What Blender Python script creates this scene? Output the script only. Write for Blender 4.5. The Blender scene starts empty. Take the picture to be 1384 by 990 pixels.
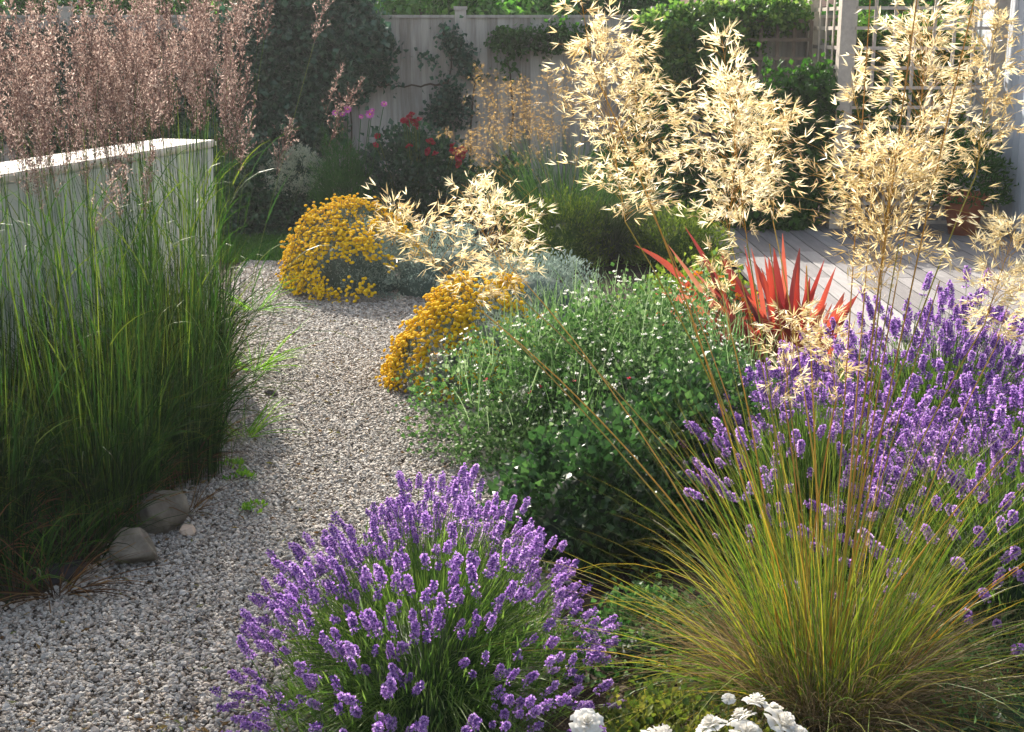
import bpy, math, random
import numpy as np
from mathutils import Vector
PI = math.pi
rng = np.random.default_rng(7)
random.seed(7)
sc = bpy.context.scene
COL = sc.collection

# ---------------------------------------------------------------- camera
CAM_H, PITCH, FPX = 1.70, math.radians(14.2), 1800.0
cam = bpy.data.cameras.new('camera'); camo = bpy.data.objects.new('camera', cam); COL.objects.link(camo)
camo.location = (0, 0, CAM_H); camo.rotation_euler = (PI/2 - PITCH, 0, 0)
cam.sensor_width = 36; cam.lens = FPX/1384*36; cam.clip_start = .05; cam.clip_end = 500
sc.camera = camo
def ray(px, py):
    a, b = (px-692)/FPX, (495-py)/FPX
    c, s = math.cos(PITCH), math.sin(PITCH)
    return np.array([a, c + b*s, -s + b*c])
def gp(px, py, z=0.0):                    # point of the garden at height z
    d = ray(px, py); t = (z-CAM_H)/d[2]; return np.array([d[0]*t, d[1]*t, z])
def ap(px, py, Y):                        # point at distance Y
    d = ray(px, py); t = Y/d[1]; return np.array([d[0]*t, Y, CAM_H + d[2]*t])

# ---------------------------------------------------------------- materials
def lin(h):
    h = h.lstrip('#'); o = []
    for i in (0, 2, 4):
        c = int(h[i:i+2], 16)/255
        o.append(c/12.92 if c <= .04045 else ((c+.055)/1.055)**2.4)
    return (*o, 1)
def base_mat(name):
    m = bpy.data.materials.new(name); m.use_nodes = True
    nt = m.node_tree; nt.nodes.clear()
    out = nt.nodes.new('ShaderNodeOutputMaterial')
    return m, nt, out
def N(nt, t, **k):
    n = nt.nodes.new(t)
    for a, b in k.items():
        if a in n.inputs.keys() if hasattr(n.inputs, 'keys') else False: n.inputs[a].default_value = b
        else: setattr(n, a, b)
    return n
def ramp(nt, cols, interp='LINEAR'):
    r = nt.nodes.new('ShaderNodeValToRGB'); r.color_ramp.interpolation = interp
    e = r.color_ramp.elements
    n = len(cols)
    items = [(c if isinstance(c, tuple) else (i/(max(1, n-1)), c)) for i, c in enumerate(cols)]
    e[0].position, e[0].color = items[0][0], lin(items[0][1])
    e[1].position, e[1].color = items[-1][0], lin(items[-1][1])
    for p, c in items[1:-1]:
        x = e.new(p); x.color = lin(c)
    return r
def leafmat(name, cols, transl=.35, rough=.55, tip=None, spec=.25, noise=0, huevar=.0, sat=1.1):
    """plant tissue: colour by the leaf's own random number, optional tip colour along the leaf"""
    m, nt, out = base_mat(name)
    at = nt.nodes.new('ShaderNodeAttribute'); at.attribute_name = 'dat'
    sp = nt.nodes.new('ShaderNodeSeparateColor'); nt.links.new(at.outputs['Color'], sp.inputs[0])
    r = ramp(nt, cols)
    oi = nt.nodes.new('ShaderNodeObjectInfo')
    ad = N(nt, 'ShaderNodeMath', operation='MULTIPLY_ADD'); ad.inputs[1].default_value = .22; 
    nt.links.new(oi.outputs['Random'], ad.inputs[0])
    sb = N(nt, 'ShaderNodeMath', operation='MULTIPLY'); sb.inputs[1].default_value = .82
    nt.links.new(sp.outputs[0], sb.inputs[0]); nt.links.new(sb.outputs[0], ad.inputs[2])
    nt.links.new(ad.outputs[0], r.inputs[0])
    col = r.outputs[0]
    if tip:
        mx = nt.nodes.new('ShaderNodeMix'); mx.data_type = 'RGBA'
        mr = nt.nodes.new('ShaderNodeMapRange'); mr.inputs[1].default_value = tip[1]; mr.inputs[2].default_value = tip[2]
        nt.links.new(sp.outputs[1], mr.inputs[0]); nt.links.new(mr.outputs[0], mx.inputs[0])
        nt.links.new(col, mx.inputs[6]); mx.inputs[7].default_value = lin(tip[0]); col = mx.outputs[2]
    p = nt.nodes.new('ShaderNodeBsdfPrincipled'); p.inputs['Roughness'].default_value = rough
    p.inputs['Specular IOR Level'].default_value = spec
    nt.links.new(col, p.inputs['Base Color'])
    t = nt.nodes.new('ShaderNodeBsdfTranslucent')
    hs = nt.nodes.new('ShaderNodeHueSaturation'); hs.inputs['Saturation'].default_value = sat; hs.inputs['Value'].default_value = 1.35
    hs.inputs['Hue'].default_value = .5 - huevar
    nt.links.new(col, hs.inputs['Color']); nt.links.new(hs.outputs[0], t.inputs[0])
    mix = nt.nodes.new('ShaderNodeMixShader'); mix.inputs[0].default_value = transl
    nt.links.new(p.outputs[0], mix.inputs[1]); nt.links.new(t.outputs[0], mix.inputs[2])
    nt.links.new(mix.outputs[0], out.inputs[0])
    return m
def solid(name, cols, scale=8, rough=.8, bump=.3, stretch=(1, 1, 1), bscale=None, attr=0.0, spec=.3, detail=6, bdist=.01):
    m, nt, out = base_mat(name)
    tc = nt.nodes.new('ShaderNodeTexCoord'); mp = nt.nodes.new('ShaderNodeMapping')
    mp.inputs['Scale'].default_value = stretch; nt.links.new(tc.outputs['Object'], mp.inputs[0])
    no = nt.nodes.new('ShaderNodeTexNoise'); no.inputs['Scale'].default_value = scale; no.inputs['Detail'].default_value = detail
    no.inputs['Roughness'].default_value = .65
    nt.links.new(mp.outputs[0], no.inputs['Vector'])
    r = ramp(nt, cols)
    v = no.outputs[0]
    mr = nt.nodes.new('ShaderNodeMapRange'); mr.inputs[1].default_value = .25; mr.inputs[2].default_value = .75
    nt.links.new(v, mr.inputs[0]); v = mr.outputs[0]
    if attr:
        at = nt.nodes.new('ShaderNodeAttribute'); at.attribute_name = 'dat'
        sp = nt.nodes.new('ShaderNodeSeparateColor'); nt.links.new(at.outputs['Color'], sp.inputs[0])
        mx = nt.nodes.new('ShaderNodeMix'); mx.inputs[0].default_value = attr
        nt.links.new(v, mx.inputs[2]); nt.links.new(sp.outputs[0], mx.inputs[3]); v = mx.outputs[0]
    nt.links.new(v, r.inputs[0])
    p = nt.nodes.new('ShaderNodeBsdfPrincipled'); p.inputs['Roughness'].default_value = rough
    p.inputs['Specular IOR Level'].default_value = spec
    nt.links.new(r.outputs[0], p.inputs['Base Color'])
    if bump:
        n2 = nt.nodes.new('ShaderNodeTexNoise'); n2.inputs['Scale'].default_value = bscale or scale*3; n2.inputs['Detail'].default_value = 5
        nt.links.new(mp.outputs[0], n2.inputs['Vector'])
        b = nt.nodes.new('ShaderNodeBump'); b.inputs['Strength'].default_value = bump; b.inputs['Distance'].default_value = bdist
        nt.links.new(n2.outputs[0], b.inputs['Height']); nt.links.new(b.outputs[0], p.inputs['Normal'])
    nt.links.new(p.outputs[0], out.inputs[0])
    return m

# ---------------------------------------------------------------- geometry kit
class Geo:
    def __init__(s): s.V = []; s.F = []; s.D = []; s.n = 0
    def add(s, V, F, D, mat=0):
        """V (n,3), F list of (m,k) index arrays, D (n,3)"""
        V = np.asarray(V, float).reshape(-1, 3); D = np.asarray(D, float).reshape(-1, 3)
        for f in (F if isinstance(F, list) else [F]):
            s.F.append((np.asarray(f, int) + s.n, mat))
        s.V.append(V); s.D.append(D); s.n += len(V)
    def freeze(s):
        V = np.concatenate(s.V); D = np.concatenate(s.D)
        d = {}
        for f, m in s.F: d.setdefault((f.shape[1], m), []).append(f)
        return V, D, [(np.concatenate(fs), m) for (k, m), fs in d.items()]
    def scatter(s, T, pos, rot, scale, var=None, keepvar=0.0, matoff=0):
        """T frozen template; pos (n,3) rot (n,3,3) scale (n,) or (n,3); var (n,)"""
        tV, tD, tF = T; n = len(pos)
        if n == 0: return
        scale = np.asarray(scale, float)
        if scale.ndim == 1: scale = scale[:, None].repeat(3, 1)
        W = tV[None] * scale[:, None, :]
        W = np.einsum('nij,nkj->nki', rot, W) + pos[:, None, :]
        Dn = np.broadcast_to(tD[None], (n, len(tV), 3)).copy()
        if var is not None: Dn[:, :, 0] = np.clip(Dn[:, :, 0]*keepvar + var[:, None]*(1-keepvar), 0, 1)
        off = (np.arange(n)*len(tV))[:, None, None]
        for f, m in tF:
            s.F.append(((f[None] + off).reshape(-1, f.shape[1]) + s.n, m + matoff))
        s.V.append(W.reshape(-1, 3)); s.D.append(Dn.reshape(-1, 3)); s.n += n*len(tV)
    def mesh(s, name, mats, smooth=False):
        V, D, Fs = s.freeze()
        me = bpy.data.meshes.new(name)
        tot = sum(len(f) for f, m in Fs); loops = sum(f.size for f, m in Fs)
        me.vertices.add(len(V)); me.vertices.foreach_set('co', V.astype(np.float32).ravel())
        me.loops.add(loops); me.polygons.add(tot)
        me.loops.foreach_set('vertex_index', np.concatenate([f.ravel() for f, m in Fs]).astype(np.int32))
        cnt = np.concatenate([np.full(len(f), f.shape[1]) for f, m in Fs])
        st = np.concatenate([[0], np.cumsum(cnt)[:-1]]).astype(np.int32)
        me.polygons.foreach_set('loop_start', st)
        me.polygons.foreach_set('material_index', np.concatenate([np.full(len(f), m) for f, m in Fs]).astype(np.int32))
        if isinstance(smooth, (list, tuple)):
            sm = np.concatenate([np.full(len(f), smooth[m]) for f, m in Fs])
        else: sm = np.full(tot, bool(smooth))
        me.polygons.foreach_set('use_smooth', sm.astype(bool))
        a = me.attributes.new('dat', 'FLOAT_COLOR', 'POINT')
        c = np.ones((len(V), 4), np.float32); c[:, :3] = D
        a.data.foreach_set('color', c.ravel())
        for m in (mats if isinstance(mats, (list, tuple)) else [mats]): me.materials.append(m)
        me.update(calc_edges=True)
        return me
    def obj(s, name, mats, parent=None, smooth=False):
        return link(name, s.mesh(name, mats, smooth), parent)
def link(name, me, parent=None):
    o = bpy.data.objects.new(name, me); COL.objects.link(o)
    if parent: o.parent = parent
    return o
def tag(o, label=None, cat=None, group=None, kind=None):
    if label: o['label'] = label
    if cat: o['category'] = cat
    if group: o['group'] = group
    if kind: o['kind'] = kind
    return o
def thing(name, loc, label, cat, group=None, rz=0):
    o = bpy.data.objects.new(name, None); COL.objects.link(o); o.empty_display_size = .1
    o.location = loc; o.rotation_euler = (0, 0, rz)
    return tag(o, label, cat, group)

def nrm(a): return a/np.maximum(np.linalg.norm(a, axis=-1, keepdims=True), 1e-9)
def frame(dirs, roll=None):
    """rotation matrices with local Z along dirs"""
    z = nrm(np.asarray(dirs, float)); n = len(z)
    ref = np.where(np.abs(z[:, 2:3]) > .95, np.array([[1., 0, 0]]), np.array([[0, 0, 1.]]))
    x = nrm(np.cross(ref, z)); y = np.cross(z, x)
    if roll is None: roll = rng.uniform(0, 2*PI, n)
    c, s_ = np.cos(roll)[:, None], np.sin(roll)[:, None]
    X = x*c + y*s_; Y = -x*s_ + y*c
    return np.stack([X, Y, z], axis=2)
def rv(n): return nrm(rng.normal(size=(n, 3)))
class Wob:
    def __init__(s, seed, f=3, k=7):
        r = np.random.default_rng(seed); s.k = r.normal(size=(k, 3))*f; s.p = r.uniform(0, 6.28, k)
    def __call__(s, P): return np.sin(P @ s.k.T + s.p).sum(-1)/math.sqrt(len(s.p)/2)/1.6
def curve(base, az, lean, bend, length, k=6, power=1.4):
    n = len(az); t = np.linspace(0, 1, k)
    th = lean[:, None] + bend[:, None]*t[None]**power
    d = np.stack([np.sin(th)*np.cos(az)[:, None], np.sin(th)*np.sin(az)[:, None], np.cos(th)], -1)
    P = np.zeros((n, k, 3)); seg = (length/(k-1))[:, None, None]
    P[:, 1:] = np.cumsum((d[:, :-1]+d[:, 1:])/2*seg, axis=1)
    return P + base[:, None, :]
def ribbons(g, P, width, prof, var, mat=0, twist=None, fold=0):
    n, k, _ = P.shape
    T = nrm(np.gradient(P, axis=1))
    ref = rv(n) if twist is None else twist
    side = nrm(np.cross(T, ref[:, None, :]))
    w = (width[:, None]*np.asarray(prof)[None])[:, :, None]*.5
    t = np.broadcast_to(np.linspace(0, 1, k)[None, :], (n, k))
    if fold:
        nn = nrm(np.cross(side, T))
        V = np.stack([P-side*w+nn*w*fold, P, P+side*w+nn*w*fold], 2); c = 3
    else:
        V = np.stack([P-side*w, P+side*w], 2); c = 2
    D = np.zeros((n, k, c, 3)); D[..., 0] = var[:, None, None]; D[..., 1] = t[:, :, None]; D[:, :, c//2 if c == 3 else 0, 2] = 1.0
    i = (np.arange(n)*k*c)[:, None, None] + (np.arange(k-1)*c)[None, :, None] + np.arange(c-1)[None, None, :]
    F = np.stack([i, i+1, i+c+1, i+c], -1).reshape(-1, 4)
    g.add(V.reshape(-1, 3), F, D.reshape(-1, 3), mat)
def tubes(g, P, rad, var, sides=4, mat=0):
    n, k, _ = P.shape
    T = nrm(np.gradient(P, axis=1)); ref = rv(n)
    a = nrm(np.cross(T, ref[:, None, :])); b = np.cross(T, a)
    an = np.arange(sides)*2*PI/sides
    R = np.broadcast_to(np.asarray(rad), (n, k))[:, :, None, None]
    V = P[:, :, None, :] + R*(a[:, :, None, :]*np.cos(an)[None, None, :, None] + b[:, :, None, :]*np.sin(an)[None, None, :, None])
    D = np.zeros((n, k, sides, 3)); D[..., 0] = var[:, None, None]; D[..., 1] = np.linspace(0, 1, k)[None, :, None]
    i = (np.arange(n)*k*sides)[:, None, None] + (np.arange(k-1)*sides)[None, :, None]
    j = np.arange(sides)[None, None, :]; j2 = (j+1) % sides
    F = np.stack([i+j, i+j2, i+sides+j2, i+sides+j], -1).reshape(-1, 4)
    g.add(V.reshape(-1, 3), F, D.reshape(-1, 3), mat)
def box(g, c, s, rz=0, var=.5, mat=0, bev=0.0, rx=0, tilt=0):
    x, y, z = np.array(s)/2
    V = np.array([[i, j, k] for i in (-x, x) for j in (-y, y) for k in (-z, z)], float)
    F = np.array([[0, 1, 3, 2], [4, 6, 7, 5], [0, 4, 5, 1], [2, 3, 7, 6], [0, 2, 6, 4], [1, 5, 7, 3]])
    if tilt:
        ct, st = math.cos(tilt), math.sin(tilt); V = V @ np.array([[ct, 0, -st], [0, 1, 0], [st, 0, ct]])
    if rx:
        cr, sr = math.cos(rx), math.sin(rx); V = V @ np.array([[1, 0, 0], [0, cr, sr], [0, -sr, cr]])
    cz, sz = math.cos(rz), math.sin(rz)
    V = V @ np.array([[cz, sz, 0], [-sz, cz, 0], [0, 0, 1]]) + np.array(c)
    g.add(V, F, np.tile([var, .5, .5], (8, 1)), mat)
def lathe(g, prof, n=28, var=.5, mat=0, c=(0, 0, 0)):
    prof = np.array(prof, float); k = len(prof); an = np.arange(n)*2*PI/n
    V = np.stack([prof[:, 0:1]*np.cos(an), prof[:, 0:1]*np.sin(an), np.broadcast_to(prof[:, 1:2], (k, n))], -1).reshape(-1, 3)+np.array(c)
    F = [[i*n+j, i*n+(j+1) % n, (i+1)*n+(j+1) % n, (i+1)*n+j] for i in range(k-1) for j in range(n)]
    g.add(V, np.array(F), np.tile([var, .5, .5], (len(V), 1)), mat)
def ico():
    p = (1+5**.5)/2
    V = nrm(np.array([[-1, p, 0], [1, p, 0], [-1, -p, 0], [1, -p, 0], [0, -1, p], [0, 1, p], [0, -1, -p], [0, 1, -p], [p, 0, -1], [p, 0, 1], [-p, 0, -1], [-p, 0, 1]], float))
    F = np.array([[0, 11, 5], [0, 5, 1], [0, 1, 7], [0, 7, 10], [0, 10, 11], [1, 5, 9], [5, 11, 4], [11, 10, 2], [10, 7, 6], [7, 1, 8], [3, 9, 4], [3, 4, 2], [3, 2, 6], [3, 6, 8], [3, 8, 9], [4, 9, 5], [2, 4, 11], [6, 2, 10], [8, 6, 7], [9, 8, 1]])
    return V, F
def icosub(V, F):
    V = list(V); cache = {}; out = []
    def mid(a, b):
        k = (min(a, b), max(a, b))
        if k not in cache:
            m = V[a]+V[b]; V.append(m/np.linalg.norm(m)); cache[k] = len(V)-1
        return cache[k]
    for a, b, c in F:
        ab, bc, ca = mid(a, b), mid(b, c), mid(c, a)
        out += [[a, ab, ca], [b, bc, ab], [c, ca, bc], [ab, bc, ca]]
    return np.array(V), np.array(out)
ICO0 = ico(); ICO1 = icosub(*ICO0); ICO2 = icosub(*ICO1); ICO3 = icosub(*ICO2); ICO4 = icosub(*ICO3)
def blob(g, c, s, seed=0, amp=.15, f=1.5, lod=ICO3, var=.5, mat=0, zmin=None):
    V, F = lod; w = Wob(seed, f)(V)
    W = V*(1+amp*w)[:, None]*np.array(s)
    if zmin is not None: W[:, 2] = np.maximum(W[:, 2], zmin)
    g.add(W+np.array(c), F, np.tile([var, .5, .5], (len(V), 1)), mat)

# leaf templates (long axis local Z, face normal local Y)
def T_leaf(w=.3, fold=.08, droop=.12, mid=.42):
    g = Geo()
    V = [[0, 0, 0], [-w, fold, mid], [0, 0, mid], [w, fold, mid], [0, -droop, 1]]
    D = [[.5, 0, 0], [.5, .4, 0], [.5, .4, 0], [.5, .4, 0], [.5, 1, 0]]
    g.add(V, np.array([[0, 2, 1], [0, 3, 2], [1, 2, 4], [2, 3, 4]]), D)
    return g.freeze()
def T_diamond(w=.2, mid=.45):
    g = Geo(); g.add([[0, 0, 0], [-w, 0, mid], [0, 0, 1], [w, 0, mid]], np.array([[0, 3, 2, 1]]), [[.5, 0, 0], [.5, .4, 0], [.5, 1, 0], [.5, .4, 0]]); return g.freeze()
def T_spindle(w=.2, mid=.45):
    g = Geo(); V = [[0, 0, 0]]+[[w*math.cos(a), w*math.sin(a), mid] for a in (0, 2.1, 4.2)]+[[0, 0, 1]]
    g.add(V, np.array([[0, 2, 1], [0, 3, 2], [0, 1, 3], [4, 1, 2], [4, 2, 3], [4, 3, 1]]), [[.5, 0, 0]]+[[.5, .5, 0]]*3+[[.5, 1, 0]]); return g.freeze()
LEAF, LEAFN, LEAFW, DIA, SPN = T_leaf(), T_leaf(.16), T_leaf(.42, .1, .15, .5), T_diamond(), T_spindle()

def dome_pts(n, c, r, seed, shell=(.72, 1.04), amp=.14, f=2.2, cl=10, clr=.12, flat=0.0, up=-.05):
    """clustered points in the outer shell of a lumpy dome; returns points, outward normals"""
    w = Wob(seed, f); m = max(1, n//cl)
    u = rv(m*2); u = u[u[:, 2] > up][:m]
    while len(u) < m: 
        q = rv(m); u = np.concatenate([u, q[q[:, 2] > up]])[:m]
    rad = rng.uniform(shell[0], shell[1], m)**.7
    C = u*(rad*(1+amp*w(u)))[:, None]
    idx = rng.integers(0, m, n)
    P = C[idx] + rng.normal(size=(n, 3))*clr*np.array([1, 1, .8])
    nr = nrm(P*np.array([1/r[0], 1/r[1], 1/r[2]]))
    P = P*np.array(r)+np.array(c); 
    P[:, 2] = np.maximum(P[:, 2], c[2]+.01)
    return P, nr, idx/m
def clumpvar(idx, n, a=.5):
    """leaf colour number: part per spray, part per leaf"""
    h = (np.sin(idx*9187.13)*43758.5) % 1.0
    return np.clip(h*a + rng.uniform(0, 1, n)*(1-a), 0, 1)
def leaves(g, P, nr, size, T=LEAF, var=None, up=.35, rnd=.8, mat=0):
    n = len(P); d = nrm(nr*.6 + rv(n)*rnd + np.array([0, 0, up]))
    sz = rng.uniform(.65, 1.25, n)*size
    g.scatter(T, P, frame(d), sz, var if var is not None else rng.uniform(0, 1, n), 0, mat)
def core(g, c, r, seed, mat=0, k=.72, amp=.14, f=2.2, var=.1):  # dark core added inside the leaves to keep light from leaking through
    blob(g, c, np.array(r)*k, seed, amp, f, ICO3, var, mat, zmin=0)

def parts_or_stuff(parent, name, tgeos, mats, pos, rot, scale, nparts=100, smooth=False, var=None, cnt=None):
    """the copies that show largest become children sharing mesh data, the rest one stuff part"""
    n = len(pos); pl = np.array(parent.location)
    w = pos + pl if parent else pos
    dist = np.linalg.norm(w-np.array([0, 0, CAM_H]), axis=1)
    c, s = math.cos(PITCH), math.sin(PITCH); q = w-np.array([0, 0, CAM_H])
    dep = q[:, 1]*c - q[:, 2]*s; px = q[:, 0]/np.maximum(dep, .01); py = (q[:, 1]*s+q[:, 2]*c)/np.maximum(dep, .01)
    inv = (np.abs(px) < .40) & (np.abs(py) < .285) & (dep > 0)
    key = dist - inv*100
    order = np.argsort(key); k = rng.integers(0, len(tgeos), n)
    meshes = [t.mesh(name, mats, smooth) for t in tgeos]
    from mathutils import Matrix
    for i in order[:nparts]:
        if not inv[i] and n > nparts: continue
        o = link(name, meshes[k[i]], parent)
        M = Matrix([list(rot[i][r_]*scale[i])+[pos[i][r_]] for r_ in range(3)]+[[0, 0, 0, 1]])
        o.matrix_basis = M
    rest = order[nparts:]
    if len(rest):
        g = Geo(); fr = [t.freeze() for t in tgeos]
        for j in range(len(tgeos)):
            ii = rest[k[rest] == j]
            if len(ii): g.scatter(fr[j], pos[ii], rot[ii], scale[ii], rng.uniform(0, 1, len(ii)), .75)
        o = g.obj(name, mats, parent, smooth); tag(o, kind='stuff')

# ================================================================ LIGHT
AZ, EL = math.radians(20), math.radians(32)
sv = Vector((-math.sin(AZ)*math.cos(EL), math.cos(AZ)*math.cos(EL), math.sin(EL)))
L = bpy.data.lights.new('sun', 'SUN'); L.energy = 5.0; L.angle = math.radians(.6); L.color = (1, .93, .82)
lo = bpy.data.objects.new('sun', L); COL.objects.link(lo); lo.rotation_euler = (-sv).to_track_quat('-Z', 'Y').to_euler(); lo.location = (-3, 12, 9)
W = bpy.data.worlds.new('World'); sc.world = W; W.use_nodes = True
nt = W.node_tree; sky = nt.nodes.new('ShaderNodeTexSky'); sky.sky_type = 'NISHITA'; sky.sun_disc = False
sky.sun_elevation = EL; sky.sun_rotation = -AZ % (2*PI); sky.air_density = 1.3; sky.dust_density = 5; sky.ozone_density = 1.2
bg = nt.nodes['Background']; bg.inputs[1].default_value = .15; hsv = nt.nodes.new('ShaderNodeHueSaturation'); hsv.inputs['Saturation'].default_value = .7; nt.links.new(sky.outputs[0], hsv.inputs['Color']); nt.links.new(hsv.outputs[0], bg.inputs[0])
sc.view_settings.view_transform = 'Standard'; sc.view_settings.look = 'None'; sc.view_settings.exposure = 1.0; sc.view_settings.gamma = 1
sc.view_settings.use_curve_mapping = False
cy = sc.cycles; cy.use_denoising = True; cy.max_bounces = 7; cy.diffuse_bounces = 4; cy.glossy_bounces = 2; cy.transmission_bounces = 5
cy.transparent_max_bounces = 4; cy.caustics_reflective = False; cy.caustics_refractive = False
try:
    cy.denoiser = 'OPENIMAGEDENOISE'; cy.denoising_input_passes = 'RGB_ALBEDO_NORMAL'; cy.denoising_prefilter = 'ACCURATE'
except Exception: pass
cy.sample_clamp_indirect = 6; cy.use_fast_gi = False

# ================================================================ GROUND
M_soil = solid('soil', ['#241c16', '#3c3025', '#55483a'], 14, .95, .8, bscale=60, bdist=.02)
g = Geo()
n = 60; xs = np.linspace(-60, 60, n); ys = np.linspace(-6, 114, n)
xs = np.sign(xs)*np.abs(xs/60)**2*60; ys = -6+((ys+6)/120)**2*120
X, Y = np.meshgrid(xs, ys); Z = np.full_like(X, -.03)
V = np.stack([X, Y, Z], -1).reshape(-1, 3)
i = np.arange(n-1)[:, None]*n + np.arange(n-1)[None]
g.add(V, np.stack([i, i+1, i+n+1, i+n], -1).reshape(-1, 4), np.full((len(V), 3), .5))
tag(g.obj('ground', M_soil), 'dark bare soil of the flower beds under the plants', 'ground', kind='structure')

# gravel path sheet
PATH = [gp(-150, 1100), gp(-260, 860), gp(-60, 845), gp(60, 815), gp(130, 770), gp(235, 690), gp(300, 600), gp(318, 520), gp(322, 440), gp(322, 380), gp(332, 352),
        gp(470, 350), gp(640, 372), gp(640, 430), gp(590, 470), gp(600, 520), gp(680, 560), gp(740, 600), gp(760, 600), gp(720, 1100)]
PATH = np.array(PATH)[:, :2]
def inpoly(P, poly):
    x, y = P[:, 0], P[:, 1]; r = np.zeros(len(P), bool); j = len(poly)-1
    for i in range(len(poly)):
        xi, yi = poly[i]; xj, yj = poly[j]
        c = ((yi > y) != (yj > y)) & (x < (xj-xi)*(y-yi)/(yj-yi+1e-12)+xi); r ^= c; j = i
    return r
M_grv = solid('gravel_base', ['#55493e', '#85796c', '#aaa090'], 90, .9, 1, bscale=120, bdist=.02)
import bmesh
bm = bmesh.new(); vs = [bm.verts.new((x, y, -.012)) for x, y in PATH]; bm.faces.new(vs); bmesh.ops.triangulate(bm, faces=bm.faces[:])
me = bpy.data.meshes.new('gravel_path'); bm.to_mesh(me); bm.free(); me.materials.append(M_grv)
tag(link('gravel_path', me), 'curving gravel garden path between the planted beds', 'path', kind='structure')
# pebbles
def pebble_mat(name, cols):
    m = leafmat(name, cols, 0.0, .7, spec=.35); return m
M_peb = pebble_mat('pebbles', ['#46403b', '#6e665e', '#8c8074', '#949089', '#a6a098', '#b9b3ab', '#a49484', '#ccc7c0', '#e6e2da'])
g = Geo()
tm = []
for k in range(8):
    V, F = ICO0; V = V*(1+rng.uniform(-.25, .25, (12, 1)))*np.array([1, rng.uniform(.6, .9), rng.uniform(.4, .62)])
    q = Geo(); q.add(V, F, np.full((12, 3), .5)); tm.append(q.freeze())
xmin, xmax = PATH[:, 0].min(), PATH[:, 0].max()
dens = 17500; A = (xmax-xmin)*(10.4-2.55); nn = int(A*dens)
P = np.stack([rng.uniform(xmin, xmax, nn), rng.uniform(2.55, 10.4, nn), np.zeros(nn)], 1)
w = Wob(5, 3); jit = P[:, :2]+np.stack([w(P), Wob(6, 3)(P)], 1)*.04 + rng.normal(size=(nn, 2))*.03
dep = P[:, 1]*.97+.42; vis = (np.abs(P[:, 0]/dep) < .41)
P = P[inpoly(jit, PATH) & vis]
# thin out far pebbles, grow them slightly
keep = rng.uniform(0, 1, len(P)) < np.clip(1.35-P[:, 1]*.09, .5, 1); P = P[keep]
sz = rng.gamma(7, .00093, len(P)).clip(.003, .015)*(1+.04*np.maximum(P[:, 1]-5, 0))
P[:, 2] = -.005 + rng.uniform(-.003, .006, len(P)) + .012*Wob(9, 1.6)(P).clip(-1, 1)*.4
wv = np.clip(rng.beta(2.1, 2.0, len(P)), 0, 1)
k = rng.integers(0, 8, len(P))
for j in range(8):
    ii = np.where(k == j)[0]
    d = nrm(rng.normal(size=(len(ii), 3))*np.array([.55, .55, .3])+np.array([0, 0, 1]))
    g.scatter(tm[j], P[ii], frame(d), sz[ii], wv[ii])
print('pebbles', len(P))
tag(g.obj('gravel', M_peb), 'loose grey and buff gravel chippings covering the path', 'gravel', kind='stuff')

# lawn
g = Geo(); 
LAWN = np.array([gp(300, 352), gp(400, 352), gp(470, 330), gp(480, 300), gp(280, 298)])[:, :2]
bm = bmesh.new(); vs = [bm.verts.new((x, y, -.02)) for x, y in LAWN]; bm.faces.new(vs); me = bpy.data.meshes.new('lawn'); bm.to_mesh(me); bm.free()
me.materials.append(solid('turf', ['#1b2a10', '#2c451a'], 20, .9, .5)); tag(link('lawn', me), 'small patch of green lawn at the end of the gravel', 'lawn', kind='structure')
P = np.stack([rng.uniform(LAWN[:, 0].min(), LAWN[:, 0].max(), 30000), rng.uniform(LAWN[:, 1].min(), LAWN[:, 1].max(), 30000), np.full(30000, -.02)], 1)
P = P[inpoly(P, LAWN)]; nb = len(P)
M_lawn = leafmat('lawn_blades', ['#27451a', '#3f6a25', '#5a8030'], .4)
ribbons(g, curve(P, rng.uniform(0, 6.28, nb), rng.uniform(0, .5, nb), rng.uniform(0, .9, nb), rng.uniform(.03, .06, nb), 3), np.full(nb, .005), [1, .8, .1], rng.uniform(0, 1, nb))
tag(g.obj('grass', M_lawn), 'short mown grass blades beyond the gravel', 'grass', kind='stuff')

# timber deck
M_deck = solid('weathered_deck', ['#5c5858', '#7e7a7a', '#a09c9a'], 6, .75, .35, stretch=(6, .5, 6), bscale=20, attr=.6)
g = Geo(); dx0 = 1.62; bw = .142
for i in range(19):
    x = dx0 + bw/2 + i*bw
    for (a, b) in ((6.75+.02*(i % 2), 9.0 if i % 2 else 10.1), (9.006 if i % 2 else 10.106, 12.32)):
        box(g, (x, (a+b)/2, .035+random.uniform(-.001, .001)), (bw-.012, b-a, .028), 0, random.random())
box(g, (dx0+19*bw/2, 6.70, .0), (19*bw, .03, .10), 0, .3)
tag(g.obj('deck', M_deck), 'weathered grey timber deck behind the lavender', 'deck', kind='structure')

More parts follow.
